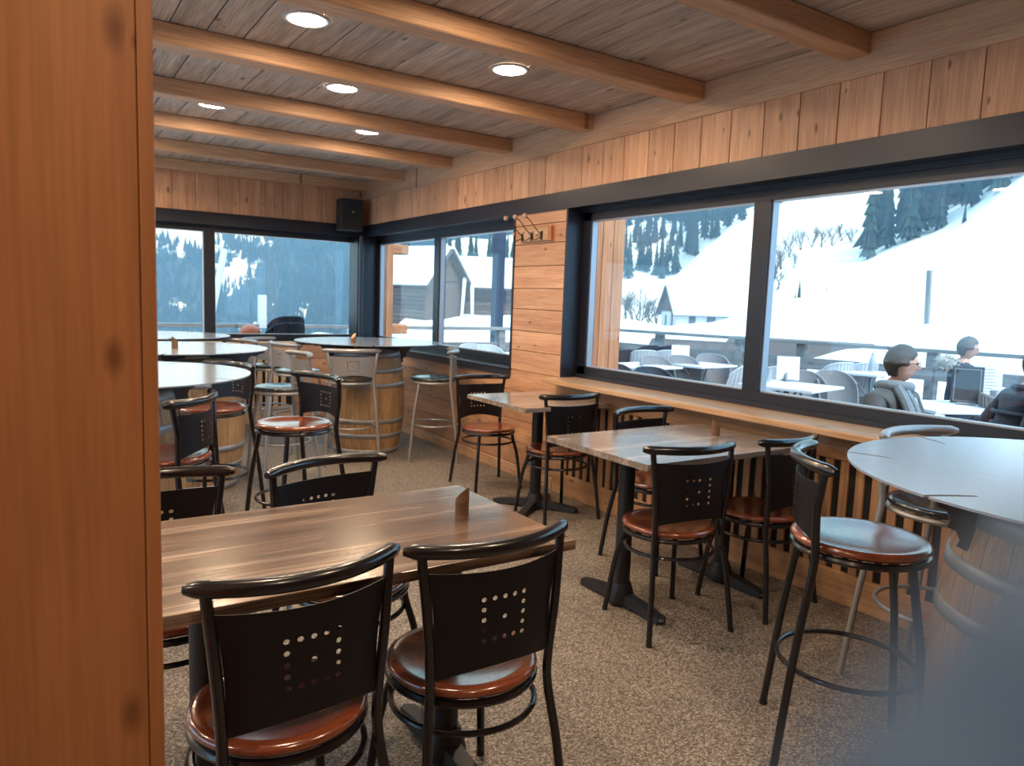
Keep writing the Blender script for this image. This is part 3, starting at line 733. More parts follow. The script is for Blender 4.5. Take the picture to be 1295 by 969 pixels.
# ================================================================== OUTSIDE
def polar(az, r, z=0): a = math.radians(az); return Vector((r*math.sin(a), r*math.cos(a), z))
AZ = [-20, 8, 20, 25, 33, 39, 45, 48, 51, 55, 58.3, 62, 68, 84]
RT = [(11,  [-1.5, -1.5, -1.2, -.7, -.7, -.7, -.7, -.7, -.7, -.7, -.7, -.7, -.7, -.7]),
      (17,  [-3, -3, -2.5, -.7, -.6, -.6, -.5, -.4, -.3, .0, .35, .6, .9, 1.1]),
      (30,  [-6, -6, -4, -.6, -.6, -.8, -.7, -.4, -.1, .5, .9, 1.5, 2.2, 3]),
      (60,  [-14, -14, -9, -.6, -.6, -1.2, -1.5, -1.2, -.4, 1, 2.5, 4.5, 7.5, 11]),
      (140, [-38, -38, -24, 0, 1, -2, -2.2, -1, 1.5, 5.5, 9, 12, 19, 30]),
      (200, [-48, -48, -28, 6, 9, 1, 2, 6, 11, 14, 14.5, 18, 32, 44]),
      (300, [-55, -55, -30, 14, 20, 2, 5, 15, 28, 38, 38, 38, 48, 60]),
      (500, [-45, -45, -28, 34, 42, 62, 64, 62, 62, 70, 74, 74, 80, 90]),
      (900, [165, 150, 135, 62, 92, 165, 190, 200, 205, 210, 210, 210, 210, 210]),
      (1200, [230, 205, 190, 100, 140, 230, 260, 270, 280, 290, 290, 290, 290, 290])]
def ter(az, r):
    az = max(AZ[0], min(AZ[-1]-1e-6, az)); r = max(RT[0][0], min(RT[-1][0]-1e-6, r))
    i = max(k for k in range(len(AZ)-1) if AZ[k] <= az); j = max(k for k in range(len(RT)-1) if RT[k][0] <= r)
    u = (az-AZ[i])/(AZ[i+1]-AZ[i]); u = u*u*(3-2*u)*.6+u*.4
    v = math.log(r/RT[j][0])/math.log(RT[j+1][0]/RT[j][0])
    a, b_ = RT[j][1], RT[j+1][1]
    z = (a[i]*(1-u)+a[i+1]*u)*(1-v) + (b_[i]*(1-u)+b_[i+1]*u)*v
    p = polar(az, r)
    amp = min(1, max(0, (r-25)/400))
    z += mnoise.noise(p*.012)*22*amp + mnoise.noise(p*.045)*6*amp + mnoise.noise(p*.3)*.35*min(1, r/60)
    return z
def cover(az, r):
    """how wooded the ground is here: > 0 means forest"""
    if r < 430: return -1
    p = polar(az, r); z = ter(az, r)
    d = mnoise.noise(p*.009)+.5*mnoise.noise(p*.03)+.25*mnoise.noise(p*.08)
    if az < 23: return d + .36 + max(-.35, min(.45, 2.6*(p.x/r-.23))) - .022*max(0, z-22)
    return d + .22
NR, NA = 120, 330
ra = [11*(1200/11)**(k/NR) for k in range(NR+1)]; aa = [-24+110*k/NA for k in range(NA+1)]
mb = MB(); mb.add([tuple(polar(a, r, ter(a, r))) for r in ra for a in aa], [(i*(NA+1)+k, i*(NA+1)+k+1, (i+1)*(NA+1)+k+1, (i+1)*(NA+1)+k) for i in range(NR) for k in range(NA)], True)
gme = mb.mesh('snow_ground'); at_ = gme.attributes.new('wooded', 'FLOAT', 'POINT')
at_.data.foreach_set('value', [cover(a, r) for r in ra for a in aa])
gt = struct('ground', mesh=gme, mat=M['mountain'], label='snow covered slopes and mountains outside the windows')

# ---- thin blue mountain haze filling the valley beyond the terrace
m, nt, b = newmat('mountain_haze'); nt.nodes.remove(b)
vs_ = nt.nodes.new('ShaderNodeVolumeScatter'); vs_.inputs['Color'].default_value = (.30, .58, 1, 1); vs_.inputs['Density'].default_value = .0014
nt.links.new(vs_.outputs[0], nt.nodes['Material Output'].inputs['Volume'])
hz = MB().prism([(-500, 24), (24, 24), (24, -120), (1250, -120), (1250, 1250), (-500, 1250)], -70, 330, lambda u, v, h: (u, v, h)).build('mountain_haze', m, sharp=None)
tag(hz, 'thin blue haze lying over the far mountainsides', 'haze'); hz['kind'] = 'stuff'

# ---- conifers
def conifer_mesh(tiers=7, n=11, h=1.0, seed=0, w=.17):
    rnd = random.Random(seed); mb = MB()
    mb.tube([(0, 0, -.05), (0, 0, .3)], .016, 5)
    for t in range(tiers):
        f = t/(tiers-1); z0 = .06+.80*f; r = w*(1-f*.86)*rnd.uniform(.88, 1.1); hh = .26*(1-f*.45)
        vs = [(0, 0, min(1.0, z0+hh))]
        for k in range(2*n):
            a = PI*k/n + rnd.uniform(-.1, .1); rr = r*(1 if k % 2 == 0 else .62)*rnd.uniform(.8, 1.15)
            vs.append((rr*math.cos(a), rr*math.sin(a), z0-(.025 if k % 2 == 0 else -.01)*1.0+rnd.uniform(-.01, .01)))
        mb.add(vs, [(0, k+1, (k+1) % (2*n)+1) for k in range(2*n)] + [tuple(range(2*n, 0, -1))])
    return mb
CM = [conifer_mesh(tiers=9, seed=i, w=.105+.012*i).mesh('conifer') for i in range(4)]
ntree = 0; planted = []
def conifer(az, r, h, label, group, k=None):
    global ntree
    p = polar(az, r); w_ = h*.105
    if any((p.x-q[0])**2+(p.y-q[1])**2 < ((w_+q[2])*1.0)**2 for q in planted): return None
    planted.append((p.x, p.y, w_))
    ntree += 1
    o = link('conifer_tree', CM[(k if k is not None else ntree) % 4], M['conifer']); p = polar(az, r, ter(az, r)-.4)
    o.location = p; o.scale = (h, h, h); o.rotation_euler = (0, 0, ntree*1.7)
    return tag(o, label, 'tree', group)
rnd = random.Random(3)
# the dense stand behind the snow slope, right window
cnt = 0
for row, r in enumerate((204, 212, 220, 229, 238, 248, 260)):
    a = 58.5 + rnd.uniform(0, .7) + row*.1
    while a < 69.5:
        conifer(a, r+rnd.uniform(-3, 3), rnd.uniform(17, 27), 'dark spruce in the dense stand on the slope in the right pane', 'spruces of the dense stand'); cnt += 1
        a += rnd.uniform(.45, .8)
for az, r, h, l in ((54.4, 120, 3.6, 'small lone dark conifer on the white slope, right pane'), (54.15, 112, 2.0, 'tiny conifer just below the small lone one on the white slope'), (56.2, 110, 1.8, 'little bush like conifer right of the lone one on the white slope'),
                    (64.2, 190, 5.5, 'small conifer standing apart at the lower edge of the dense stand')):
    conifer(az, r, h, l, None)
# trees on the valley side behind the chalet, middle pane
for i in range(110):
    az = rnd.uniform(38.5, 47.5); r = rnd.uniform(330, 430)
    conifer(az, r, rnd.uniform(13, 22), 'dark conifer on the hillside left of and above the snow roofed chalet', 'conifers behind the chalet')
for i in range(60):
    az = rnd.uniform(46, 53); r = rnd.uniform(330, 430)
    conifer(az, r, rnd.uniform(14, 22), 'conifer on the upper hillside behind the snowy rock slope', 'conifers on the upper hillside')
for i in range(80):
    az = rnd.uniform(22.5, 34.5); r = rnd.uniform(105, 200)
    conifer(az, r, rnd.uniform(8, 15) if az > 28 or az < 25 else rnd.uniform(5, 10), 'conifer rising behind the wooden cabins in the far window', 'conifers behind the cabins')
# the forest farther up: too many to count
mb = MB()
def fgrow(az, r, h):
    p = polar(az, r, ter(az, r)-1); w = h*rnd.uniform(.15, .22); n = 5; b_ = []
    a0 = rnd.uniform(0, 2)
    ring = [(p.x+w*math.cos(a0+2*PI*k/n), p.y+w*math.sin(a0+2*PI*k/n), p.z) for k in range(n)]
    mb.add(ring+[(p.x, p.y, p.z+h)], [(k, (k+1) % n, n) for k in range(n)])
tries = 0; c = 0
while c < 24000 and tries < 160000:
    tries += 1
    az = rnd.uniform(5, 70); r = 300*(1150/300)**(rnd.random()**.8)
    if r < 445: continue
    if az < 22 and r < 470: continue
    d = cover(az, r)
    if d < -.02 and rnd.random() > .05*(1+d*2): continue
    fgrow(az, r, rnd.uniform(6, 11) if az < 22 else rnd.uniform(9, 16)); c += 1
fo = mb.build('forest', M['forest'], sharp=None); tag(fo, 'blue green forest covering the far mountainsides', 'forest'); fo['kind'] = 'stuff'

# ---- bare shrubs on the slope
def shrub_mesh(seed):
    rd = random.Random(seed); mb = MB()
    def br(p, d, l, r, lev):
        q = p + d*l; mb.tube([p, (p+q)/2+Vector((rd.uniform(-.03, .03), rd.uniform(-.03, .03), 0)), q], [r, r*.8, r*.55], 3, caps=False, smooth=False)
        if lev == 0: return
        for k in range(3 if lev > 1 else 3):
            dd = (d + Vector((rd.uniform(-.65, .65), rd.uniform(-.65, .65), rd.uniform(-.1, .45)))).normalized()
            br(p+d*l*rd.uniform(.5, 1), dd, l*rd.uniform(.55, .8), r*.6, lev-1)
    for k in range(4): br(Vector((rd.uniform(-.05, .05), rd.uniform(-.05, .05), 0)), Vector((rd.uniform(-.5, .5), rd.uniform(-.5, .5), 1)).normalized(), .36, .016, 3)
    return mb.mesh('shrub')
SHM = [shrub_mesh(i) for i in range(3)]
for i, (az, r, h) in enumerate([(52.6, 190, 8), (53.0, 210, 9), (53.6, 235, 9), (54.3, 250, 9), (55.0, 255, 10), (55.6, 240, 8), (56.3, 250, 9), (56.9, 262, 8), (57.5, 255, 7), (52.9, 170, 6), (53.9, 205, 6), (40.5, 120, 7), (41.3, 125, 8), (42.0, 118, 7), (43.0, 130, 9), (43.6, 126, 7), (42.6, 150, 9), (44.4, 150, 8), (41.0, 170, 9), (39.8, 150, 10)]):
    o = link('bare_shrub', SHM[i % 3], M['bark']); o.location = polar(az, r, ter(az, r)-.1); o.scale = (h, h, h); o.rotation_euler = (0, 0, i*1.3)
    tag(o, 'leafless shrub on the steep snow slope left of the dense stand' if az > 50 else 'leafless tree on the valley side left of the chalet', 'shrub', 'bare shrubs on the slope' if az > 50 else 'bare trees left of the chalet')

# ---- chalet, cabins, sheds
def gable_house(name, label, pos, rz, L, W, H, RH, wall, over=.6, windows=(), snow=.35, gablemat='cabin_wood', boards=0):
    """ridge along local X"""
    t = thing(name, label, 'house', pos, rz)
    MB().box(-L/2, L/2, -W/2, W/2, -2, H).build('wall', M[wall], t)
    g = lambda s: MB().prism([(-W/2-.02, H), (W/2+.02, H), (0, H+RH)], 0, .12, lambda u, v, h: (s*(L/2+h), u, v)).build('gable', M[gablemat], t)
    g(-1); g(1)
    sl = math.atan2(RH, W/2); n = math.hypot(RH, W/2)+over
    for s in (-1, 1):
        d = Vector((0, s*math.cos(sl), -math.sin(sl))); nn = Vector((0, s*math.sin(sl), math.cos(sl)))
        r0 = Vector((0, 0, H+RH))
        def slab(a0, a1, x): 
            m = MB(); P = []
            for xx in (-x, x):
                for (q, k) in ((0, a0), (1, a0), (1, a1), (0, a1)): P.append(tuple(r0 + d*(n*q) + nn*k + Vector((xx, 0, 0))))
            return m.add(P, [(0, 1, 2, 3), (7, 6, 5, 4), (0, 4, 5, 1), (1, 5, 6, 2), (2, 6, 7, 3), (3, 7, 4, 0)])
        slab(0, .18, L/2+over).build('roof_slope', M['roof_edge'], t)
        if snow: slab(.18, .18+snow, L/2+over*.8).build('roof_snow', M['snow'], t)
    for (x, z, w, h, side) in windows:
        y = -W/2-.03 if side == 'y' else None
        if side == 'y': f_ = MB().box(x-w/2-.12, x+w/2+.12, -W/2-.06, -W/2+.05, z-h/2-.12, z+h/2+.12).build('window', M['roof_edge'], t); MB().box(x-w/2, x+w/2, -W/2-.08, -W/2, z-h/2, z+h/2).build('pane', M['window_dark'], f_)
        else: f_ = MB().box(-L/2-.06, -L/2+.05, x-w/2-.12, x+w/2+.12, z-h/2-.12, z+h/2+.12).build('window', M['roof_edge'], t); MB().box(-L/2-.08, -L/2, x-w/2, x+w/2, z-h/2, z+h/2).build('pane', M['window_dark'], f_)
    if boards:
        m = MB().plank(L, H/boards-.03, .06, .01).mesh('board')
        for k in range(boards): link('board', m, M[gablemat], t, (0, -W/2-.03, (k+.5)*H/boards), (PI/2, 0, 0))
    return t
pc = polar(48.5, 142, -2.6)
gable_house('chalet', 'white walled chalet with a big snow covered roof below the rocky slope', pc, math.radians(-28), 17, 9, 3.3, 4.6, 'stucco', 1.0, [(-5.5, 1.9, 1.0, 1.3, 'y'), (-2, 1.9, 1.4, 1.2, 'y'), (3.2, 1.9, 1.2, 1.2, 'y'), (-2.2, 1.7, .8, 1.6, 'x'), (1.5, 1.7, .8, 1.6, 'x')], .5)
gable_house('cabin', 'wooden cabin with a thick snowy roof and skis leaning on its front, far window', polar(32.3, 63, -.8), math.radians(-24), 9.5, 7, 3.6, 1.7, 'cabin_wood', 1.2, (), .45, boards=12)
gable_house('cabin', 'boarded cabin with a steep roof at the left of the far window', polar(25.9, 57, -.6), math.radians(-64), 5.0, 4.4, 3.4, 2.2, 'cabin_wood', .8, (), .3, boards=11)
gable_house('shed', 'low grey roofed shed just beyond the terrace railing, left of the big post', polar(48.6, 26, -.9), math.radians(-60), 3.2, 2.6, .35, .7, 'grey_timber', .5, (), 0)
gable_house('shed', 'low weathered shed roof behind the railing at the left edge of the right pane', polar(54.6, 21.5, -.8), math.radians(-75), 2.8, 3.2, .45, .85, 'grey_timber', .5, (), 0)
for k, (az, lean) in enumerate(((29.35, .05), (30.2, -.03))):
    o = MB().prism([(-.10, 0), (.10, 0), (.12, 1.2), (.15, 2.6), (.10, 2.8), (0, 2.86), (-.10, 2.8), (-.15, 2.6), (-.12, 1.2)], -.03, .03, lambda u, v, h: (u, h, v)).build('ski', M['ski_white'], None, polar(az, 56.5, -.3), (math.radians(-4), lean, math.radians(-30)))
    tag(o, 'tall pale ski leaning on the cabin front, '+('left one' if k == 0 else 'shorter right one'), 'ski')
    o.scale = (.95, 1, 1.25-k*.2)
o = MB().plank(6.2, .34, .34, .02).build('post', M['jacket_navy'], None, polar(32.1, 26, 2.3), (0, PI/2, 0)); tag(o, 'dark blue post standing in the snow beyond the far window', 'post')
o = MB().tube([(0, 0, 0), (.18, 0, 2.0)], .045, 8).build('leaning_pole', M['white_paint'], None, (1.85, 10.5, .0), (0, math.radians(6), 0)); tag(o, 'white pole leaning at the back terrace railing', 'pole')
o = MB().plank(2.6, .12, .12, .01).build('snow_stake', M['grey_timber'], None, polar(62.6, 24, 1.4), (0, PI/2-.08, 0)); tag(o, 'grey wooden stake sticking out of the snow behind the railing', 'post')

# ---- terrace: deck, railing, exterior fins
dk = struct('terrace', label='grey plank terrace outside the windows')
dm = MB().plank(15.0, .138, .03, .003).mesh('deck_board')
for k in range(64):
    x = 3.55+k*.145
    if x > 10.6: break
    link('deck_board', dm, M['grey_timber'], dk, (x, 3.2, -.115), (0, 0, PI/2))
dm2 = MB().plank(7.2, .138, .03, .003).mesh('deck_board')
for k in range(15): link('deck_board', dm2, M['grey_timber'], dk, (-.1, 8.5+k*.145, -.115))
MB().box(3.45, 10.7, -4.4, 10.7, -.5, -.14).box(-3.6, 3.5, 8.42, 10.7, -.5, -.14).build('deck_frame', M['dark_gap'], dk)
def railing(label, pts, posts, z=.95):
    t = thing('terrace_railing', label, 'railing')
    for a, b_ in zip(pts[:-1], pts[1:]):
        a = Vector(a); b_ = Vector(b_); d = b_-a; L_ = d.length; an = math.atan2(d.y, d.x); c = (a+b_)/2
        for (zz, h, th, up) in ((z, .05, .14, True), (.64, .17, .035, False), (.20, .17, .035, False)):
            link('rail', MB().plank(L_, th if up else h, h if up else th, .004).mesh('rail'), M['grey_timber'], t, (c.x, c.y, zz), (0 if up else PI/2, 0, an))
    for p in posts: MB().box(-.065, .065, -.065, .065, -.15, z-.03).build('post', M['grey_timber'], t, (p[0], p[1], 0), (0, 0, .1))
    return t
railing('weathered grey timber railing along the right side of the terrace', [(9.2, 10.4), (9.75, 7.0), (10.35, 3.2), (10.5, -2)], [(9.4, 9.5), (9.62, 7.9), (9.82, 6.9), (10.1, 5.1), (10.45, 2.6), (10.55, .5)])
railing('pale timber railing of the back terrace before the mountains', [(-3.2, 10.3), (9.2, 10.4)], [(-2.4, 10.3), (-.4, 10.3), (1.2, 10.3), (4.3, 10.35), (6.6, 10.4)])
o = MB().plank(.45, .10, .10, .01).build('railing_post_top', M['white_paint'], None, (2.68, 10.31, 1.15), (0, PI/2, 0)); tag(o, 'short pale post rising above the back railing in the middle of the pane', 'post')
MB().plank(1.9, .5, .04, .01).build('planter_top', M['wicker_dark'], tag(bpy.data.objects.new('x', None), 'x', 'x')) if False else None
def fin(name, label, x0, x1, y0, y1, n):
    w = struct(name, label=label)
    MB().box(x0, x1-.025, y0+.025, y1, -.1, 2.9).build('fin_core', M['dark_gap'], w)
    pw = (x1-x0)/n
    m = MB().plank(3.0, pw-.004, .024, .003).mesh('board')
    for k in range(n): link('board', m, M['larch_out'], w, (x0+(k+.5)*pw, y0+.012, 1.4), (0, PI/2, PI/2))
    nn = max(1, round((y1-y0)/.13)); pw = (y1-y0-.026)/nn
    m = MB().plank(3.0, pw-.004, .024, .003).mesh('board')
    for k in range(nn): link('board', m, M['larch_out'], w, (x1-.012, y0+.026+(k+.5)*pw, 1.4), (0, PI/2, 0))
fin('trim_4', 'larch boarded wall end outside the left edge of the wide window', 3.50, 4.22, 4.74, 5.0, 6)
fin('trim_5', 'larch boarded wall end outside the corner window', 3.52, 3.80, 8.50, 8.78, 3)
for z in (2.02, 1.03):
    o = MB().plank(.22, .16, .12, .01).build('timber_bracket', M['larch_out'], None, (3.91, 8.62, z-.02)); tag(o, 'larch timber block on the outside wall end, '+('upper one' if z > 2 else 'lower one'), 'bracket')

# ---- terrace furniture
def wicker_chair(mat):
    t = thing('terrace_chair', 'x', 'chair', (0, 0, -.1))
    # bucket back: curved shell that wraps round the sides
    vs = []; n = 16; T = .02
    rows = [(.40, .235), (.55, .25), (.70, .255), (.80, .25), (.85, .245)]
    for (z, r) in rows:
        for k in range(n+1):
            a = PI + PI*.92*(k/n-.5)*1.0 + PI/2
            u = abs(k/n-.5)*2
            zz = z if z < .6 else .6+(z-.6)*(1-.55*u**3)
            vs.append((r*1.02*math.cos(a), r*math.sin(a)+.02-(z-.4)*.16, zz))
    fs = [(i*(n+1)+k, i*(n+1)+k+1, (i+1)*(n+1)+k+1, (i+1)*(n+1)+k) for i in range(4) for k in range(n)]
    m0 = len(vs); vs2 = vs + [(x*.93, y*.93, z) for x, y, z in vs]
    f2 = fs + [tuple(m0+v for v in reversed(f_)) for f_ in fs]
    top = 4*(n+1)
    f2 += [(top+k, top+k+1, m0+top+k+1, m0+top+k) for k in range(n)] + [(k+1, k, m0+k, m0+k+1) for k in range(n)]
    f2 += [(i*(n+1), (i+1)*(n+1), m0+(i+1)*(n+1), m0+i*(n+1)) for i in range(4)] + [((i+1)*(n+1)+n, i*(n+1)+n, m0+i*(n+1)+n, m0+(i+1)*(n+1)+n) for i in range(4)]
    MB().add(vs2, f2, True).build('backrest', M[mat], t, sharp=50)
    rim = [Vector(vs[top+k])*1.0 for k in range(n+1)]
    MB().tube([(p.x*.97, p.y*.97, p.z) for p in rim], .014, 8).build('rim', M[mat], t)
    MB().lathe([(0, .385), (.235, .385), (.25, .40), (.25, .43), (.22, .445), (0, .44)], 24, (0, .03, 0)).build('seat', M[mat], t)
    for sx in (-1, 1):
        for sy in (-1, 1): MB().tube([(sx*.21, sy*.20+.03, 0), (sx*.18, sy*.17+.03, .40)], .012, 8).build('leg', M['grey_metal'], t)
    # ribs of the weave on the outside of the back
    rb_ = MB()
    for k in range(1, n, 1):
        rb_.tube([Vector(vs[i*(n+1)+k])*1.0 + Vector((vs[i*(n+1)+k][0]*.02, vs[i*(n+1)+k][1]*.02, 0)) for i in range(5)], .005, 4, caps=False)
    rb_.build('rib', M[mat], t)
    return t
wl_ = wicker_chair('wicker_light'); wg = wicker_chair('wicker_grey'); wd = wicker_chair('wicker_dark')
def pos(px, ptop, z=.75, dx=0):
    """terrace spot whose chair top (z above the room floor) lines up with this pixel"""
    v = (_r*((px-647.5)/FPX) + _d*((ptop-484.5)/FPX) + _f); s_ = (z-1.4)/v.z; p = EYE + v*s_; return p.x, p.y
used = set()
def tchair(proto, px, pt, deg, label, group):
    x, y = pos(px, pt)
    if proto.name not in used: used.add(proto.name); o = proto
    else: o = dup(proto)
    o.location = (x, y, -.1); o.rotation_euler = (0, 0, math.radians(deg)); o['label'] = label; o['group'] = group; return o
tg = 'woven terrace chairs'
tchair(wl_, 922, 459, 25, 'bright ribbed terrace chair beside the window mullion', tg)
tchair(wl_, 809, 442, -20, 'light terrace chair behind the left table, next to the larch wall end', tg)
tchair(wl_, 838, 442, -20, 'light terrace chair left of the standing white menu card', tg)
tchair(wg, 838, 453, 170, 'grey terrace chair in the middle of the left pane, back towards us', tg)
tchair(wg, 871, 452, 165, 'brownish grey terrace chair just right of the middle one, left pane', tg)
tchair(wg, 905, 450, 150, 'grey terrace chair right behind the bright ribbed chair', tg)
tchair(wd, 786, 463, 170, 'dark blue terrace chair low behind the window sill beside the larch wall end', tg)
tchair(wd, 836, 468, 170, 'dark blue terrace chair lowest in the left pane', tg)
tchair(wd, 812, 436, 0, 'dark terrace chair with flat top near the railing, left pane', tg)
tchair(wd, 836, 436, 0, 'second dark terrace chair near the railing, left pane', tg)
tchair(wg, 1028, 472, 160, 'grey terrace chair, left of the pair in the right pane', tg)
tchair(wg, 1067, 472, 160, 'grey terrace chair, right of the pair and nearest the man in the scarf', tg)
tchair(wl_, 1052, 457, -15, 'pale terrace chair behind the pair, closer to the railing', tg)
tchair(wl_, 1082, 457, -15, 'pale terrace chair behind the glass bottle', tg)
tchair(wl_, 968, 465, 80, 'pale ribbed terrace chair at the left edge of the right pane', tg)
tchair(wg, 1291, 502, 215, 'grey terrace chair under the man in ink blue jacket, right edge', tg)
tchair(wd, 775, 441, 10, 'dark terrace chair half hidden by the larch wall end', tg)
tchair(wl_, 603, 437, 170, 'light terrace chair low in the far window, left', tg)
tchair(wl_, 628, 438, 190, 'light terrace chair low in the far window, right', tg)
# dark stacked chairs on the back terrace
o = dup(wd, (2.78, 9.7, .18), 0.2, 'dark woven chair, lower of the two stacked on the back terrace', tg)
o = dup(wd, (2.78, 9.72, .26), 0.2, 'dark woven chair, upper of the two stacked on the back terrace', tg)

def terrace_table(label, x, y, rz=0, L=.8, W=.8, z=.64):
    t = thing('terrace_table', label, 'table', (x, y, -.1), rz, 'terrace tables')
    m = MB().plank(L, W/6-.006, .025, .003).mesh('slat')
    for k in range(6): link('slat', m, M['white_paint'], t, (0, (k-2.5)*W/6, z+.087))
    MB().box(-.30, .30, -.02, .02, z+.045, z+.075).box(-.02, .02, -.3, .3, z+.045, z+.075).build('frame', M['grey_metal'], t)
    for s in (-1, 1):
        MB().tube([(s*.32, -.28, 0), (-s*.26, .0, z+.05)], .014, 8).build('leg', M['grey_metal'], t)
        MB().tube([(s*.32, .28, 0), (-s*.26, .02, z+.05)], .014, 8).build('leg', M['grey_metal'], t)
    return t
def tpos(px, py, z=.64): return pos(px, py, z)
x, y = tpos(1208, 513); PT = (x, y); terrace_table('light terrace table where the three people sit', x, y, math.radians(-25), .95, .75)
x, y = tpos(1000, 487); T2p = (x, y); terrace_table('light terrace table with the blank white card, left of the right pane', x, y, .2)
x, y = tpos(1090, 470); T3p = (x, y); terrace_table('light terrace table with the glass bottle behind the man in the scarf', x, y, .1)
x, y = tpos(808, 462); terrace_table('light terrace table by the larch wall end', x, y, .1)
x, y = tpos(880, 460); T5p = (x, y); terrace_table('light terrace table behind the grey chairs, left pane', x, y, .1)

def card(name, label, x, y, z, w, h, rz, mat, tilt=-.12, lines=0, rim=None):
    t = thing(name, label, 'menu', (x, y, z), rz)
    MB().box(-w/2, w/2, -.004, .004, 0, h).build('board', M[mat], t, rot=(tilt, 0, 0))
    if rim:
        e = .012; MB().box(-w/2+.02, w/2-.02, -.007, -.004, .02, .02+e/2).box(-w/2+.02, w/2-.02, -.007, -.004, h-.03, h-.03+e/2).box(-w/2+.02, -w/2+.02+e/2, -.007, -.004, .02, h-.03).box(w/2-.02-e/2, w/2-.02, -.007, -.004, .02, h-.03).build('chalk_line', M[rim], t, rot=(tilt, 0, 0))
    if lines:
        m = MB()
        for k in range(lines): m.box(-w*.36, w*.36-(k % 3)*.02, -.007, -.004, h*(.12+.78*k/lines), h*(.12+.78*k/lines)+.004)
        m.build('printed_line', M['grey_plate'], t, rot=(tilt, 0, 0))
    MB().box(-w*.3, w*.3, -.04, .05, -.004, .012).build('stand', M['grey_metal'], t)
    return t
TZ = .64
x, y = tpos(996, 482); card('menu_card', 'blank white card standing on the terrace table in the right pane', x, y, TZ+.01, .24, .26, math.radians(-40), 'paper')
x, y = tpos(860, 457); card('menu_card', 'blank white card standing on the terrace table in the left pane', x, y, TZ+.01, .25, .22, math.radians(-40), 'paper')
x, y = tpos(1221, 512); card('chalkboard_menu', 'framed dark chalkboard menu standing on the people\'s table', x, y, TZ+.01, .245, .33, math.radians(-58), 'chalk', rim='grey_plate')
x, y = tpos(1247, 506); card('menu_sheet', 'white printed menu sheet right of the chalkboard on the terrace', x, y, TZ+.01, .23, .34, math.radians(-58), 'paper', lines=9)
def beer(px, py, label):
    x, y = tpos(px, py); t = thing('beer_glass', label, 'glass', (x, y, TZ+.012))
    MB().lathe([(0, 0), (.03, 0), (.032, .01), (.036, .14), (.033, .14), (.029, .012), (0, .012)], 16).build('glass', M['gasket'], t)
    MB().lathe([(0, .013), (.0305, .013), (.034, .115), (0, .115)], 16).build('beer', M['beer'], t)
beer(1256, 516, 'small glass of orange beer beside the menu sheet'); beer(971, 484, 'glass of amber beer on the table at the left of the right pane')
x, y = tpos(1102, 471); o = MB().lathe([(0, 0), (.04, 0), (.042, .02), (.042, .15), (.02, .2), (.018, .25), (0, .25)], 16).build('water_bottle', M['gasket'], None, (x, y, TZ+.012)); tag(o, 'clear bottle standing on the table behind the man in the scarf', 'bottle')

# ski helmet and goggles on the back terrace rail
t = thing('ski_helmet', 'orange red ski helmet lying behind the back window', 'helmet', (2.33, 9.55, .80))
MB().ball((0, 0, .10), (.13, .11, .10), 16, 10).build('shell', M['orange_plastic'], t)
MB().tube(smoothpath([(.14, -.05, .03), (.2, -.08, .13), (.27, -.06, .14), (.31, -.03, .05)], 5), .012, 8).build('strap', M['black_metal'], t)
MB().plank(.9, .5, .03, .004).build('x', M['grey_timber']) if False else None
tt = thing('terrace_table', 'long dark bench table outside the back window under the helmet', 'table', (2.3, 9.55, -.1), 0)
MB().plank(2.2, .55, .04, .004).build('tabletop', M['grey_timber'], tt, (0, 0, .88))
for sx in (-.9, .9): MB().box(sx-.04, sx+.04, -.2, .2, 0, .86).build('leg', M['grey_timber'], tt)

# ================================================================== THE THREE PEOPLE ON THE TERRACE
def head_verts(yaw, tilt, c, big=1.0):
    """a head with brow, nose, lips, chin and ears; looks along +Y before turning"""
    n, m = 36, 28; vs = []
    def g(a, b_, s_): return math.exp(-((a*a+b_*b_)/(s_*s_)))
    for i in range(m+1):
        t = PI*i/m
        for k in range(n):
            a = 2*PI*k/n
            x, y, z = math.sin(t)*math.sin(a), math.sin(t)*math.cos(a), math.cos(t)
            rx, ry, rz = .074, .094, .115
            jaw = max(0, -z); sx = 1-.30*jaw**1.3; sy = 1-.16*jaw if y > 0 else 1-.38*jaw
            px, py, pz = x*rx*sx, y*ry*sy, z*rz
            if y > 0:
                py += .026*g(px, (pz+.012)*.75, .015) + .010*g(px, pz+.028, .013)        # nose
                py += .006*g(px*.45, pz-.026, .014)                                        # brow
                py -= .008*(g(px-.030, pz-.008, .014)+g(px+.030, pz-.008, .014))           # eye sockets
                py += .006*g(px*.6, pz+.058, .010) + .007*g(px*.7, pz+.092, .018)          # lips, chin
            ear = g(abs(py+.008), pz+.005, .022)*(abs(x) > .8)
            px += math.copysign(.012*ear, px)
            vs.append(Vector((px, py, pz))*big)
    R = Matrix.Rotation(yaw, 3, 'Z') @ Matrix.Rotation(tilt, 3, 'X')
    return [R@v + Vector(c) for v in vs], [(i*n+k, (i+1)*n+k, (i+1)*n+(k+1) % n, i*n+(k+1) % n) for i in range(m) for k in range(n)], R
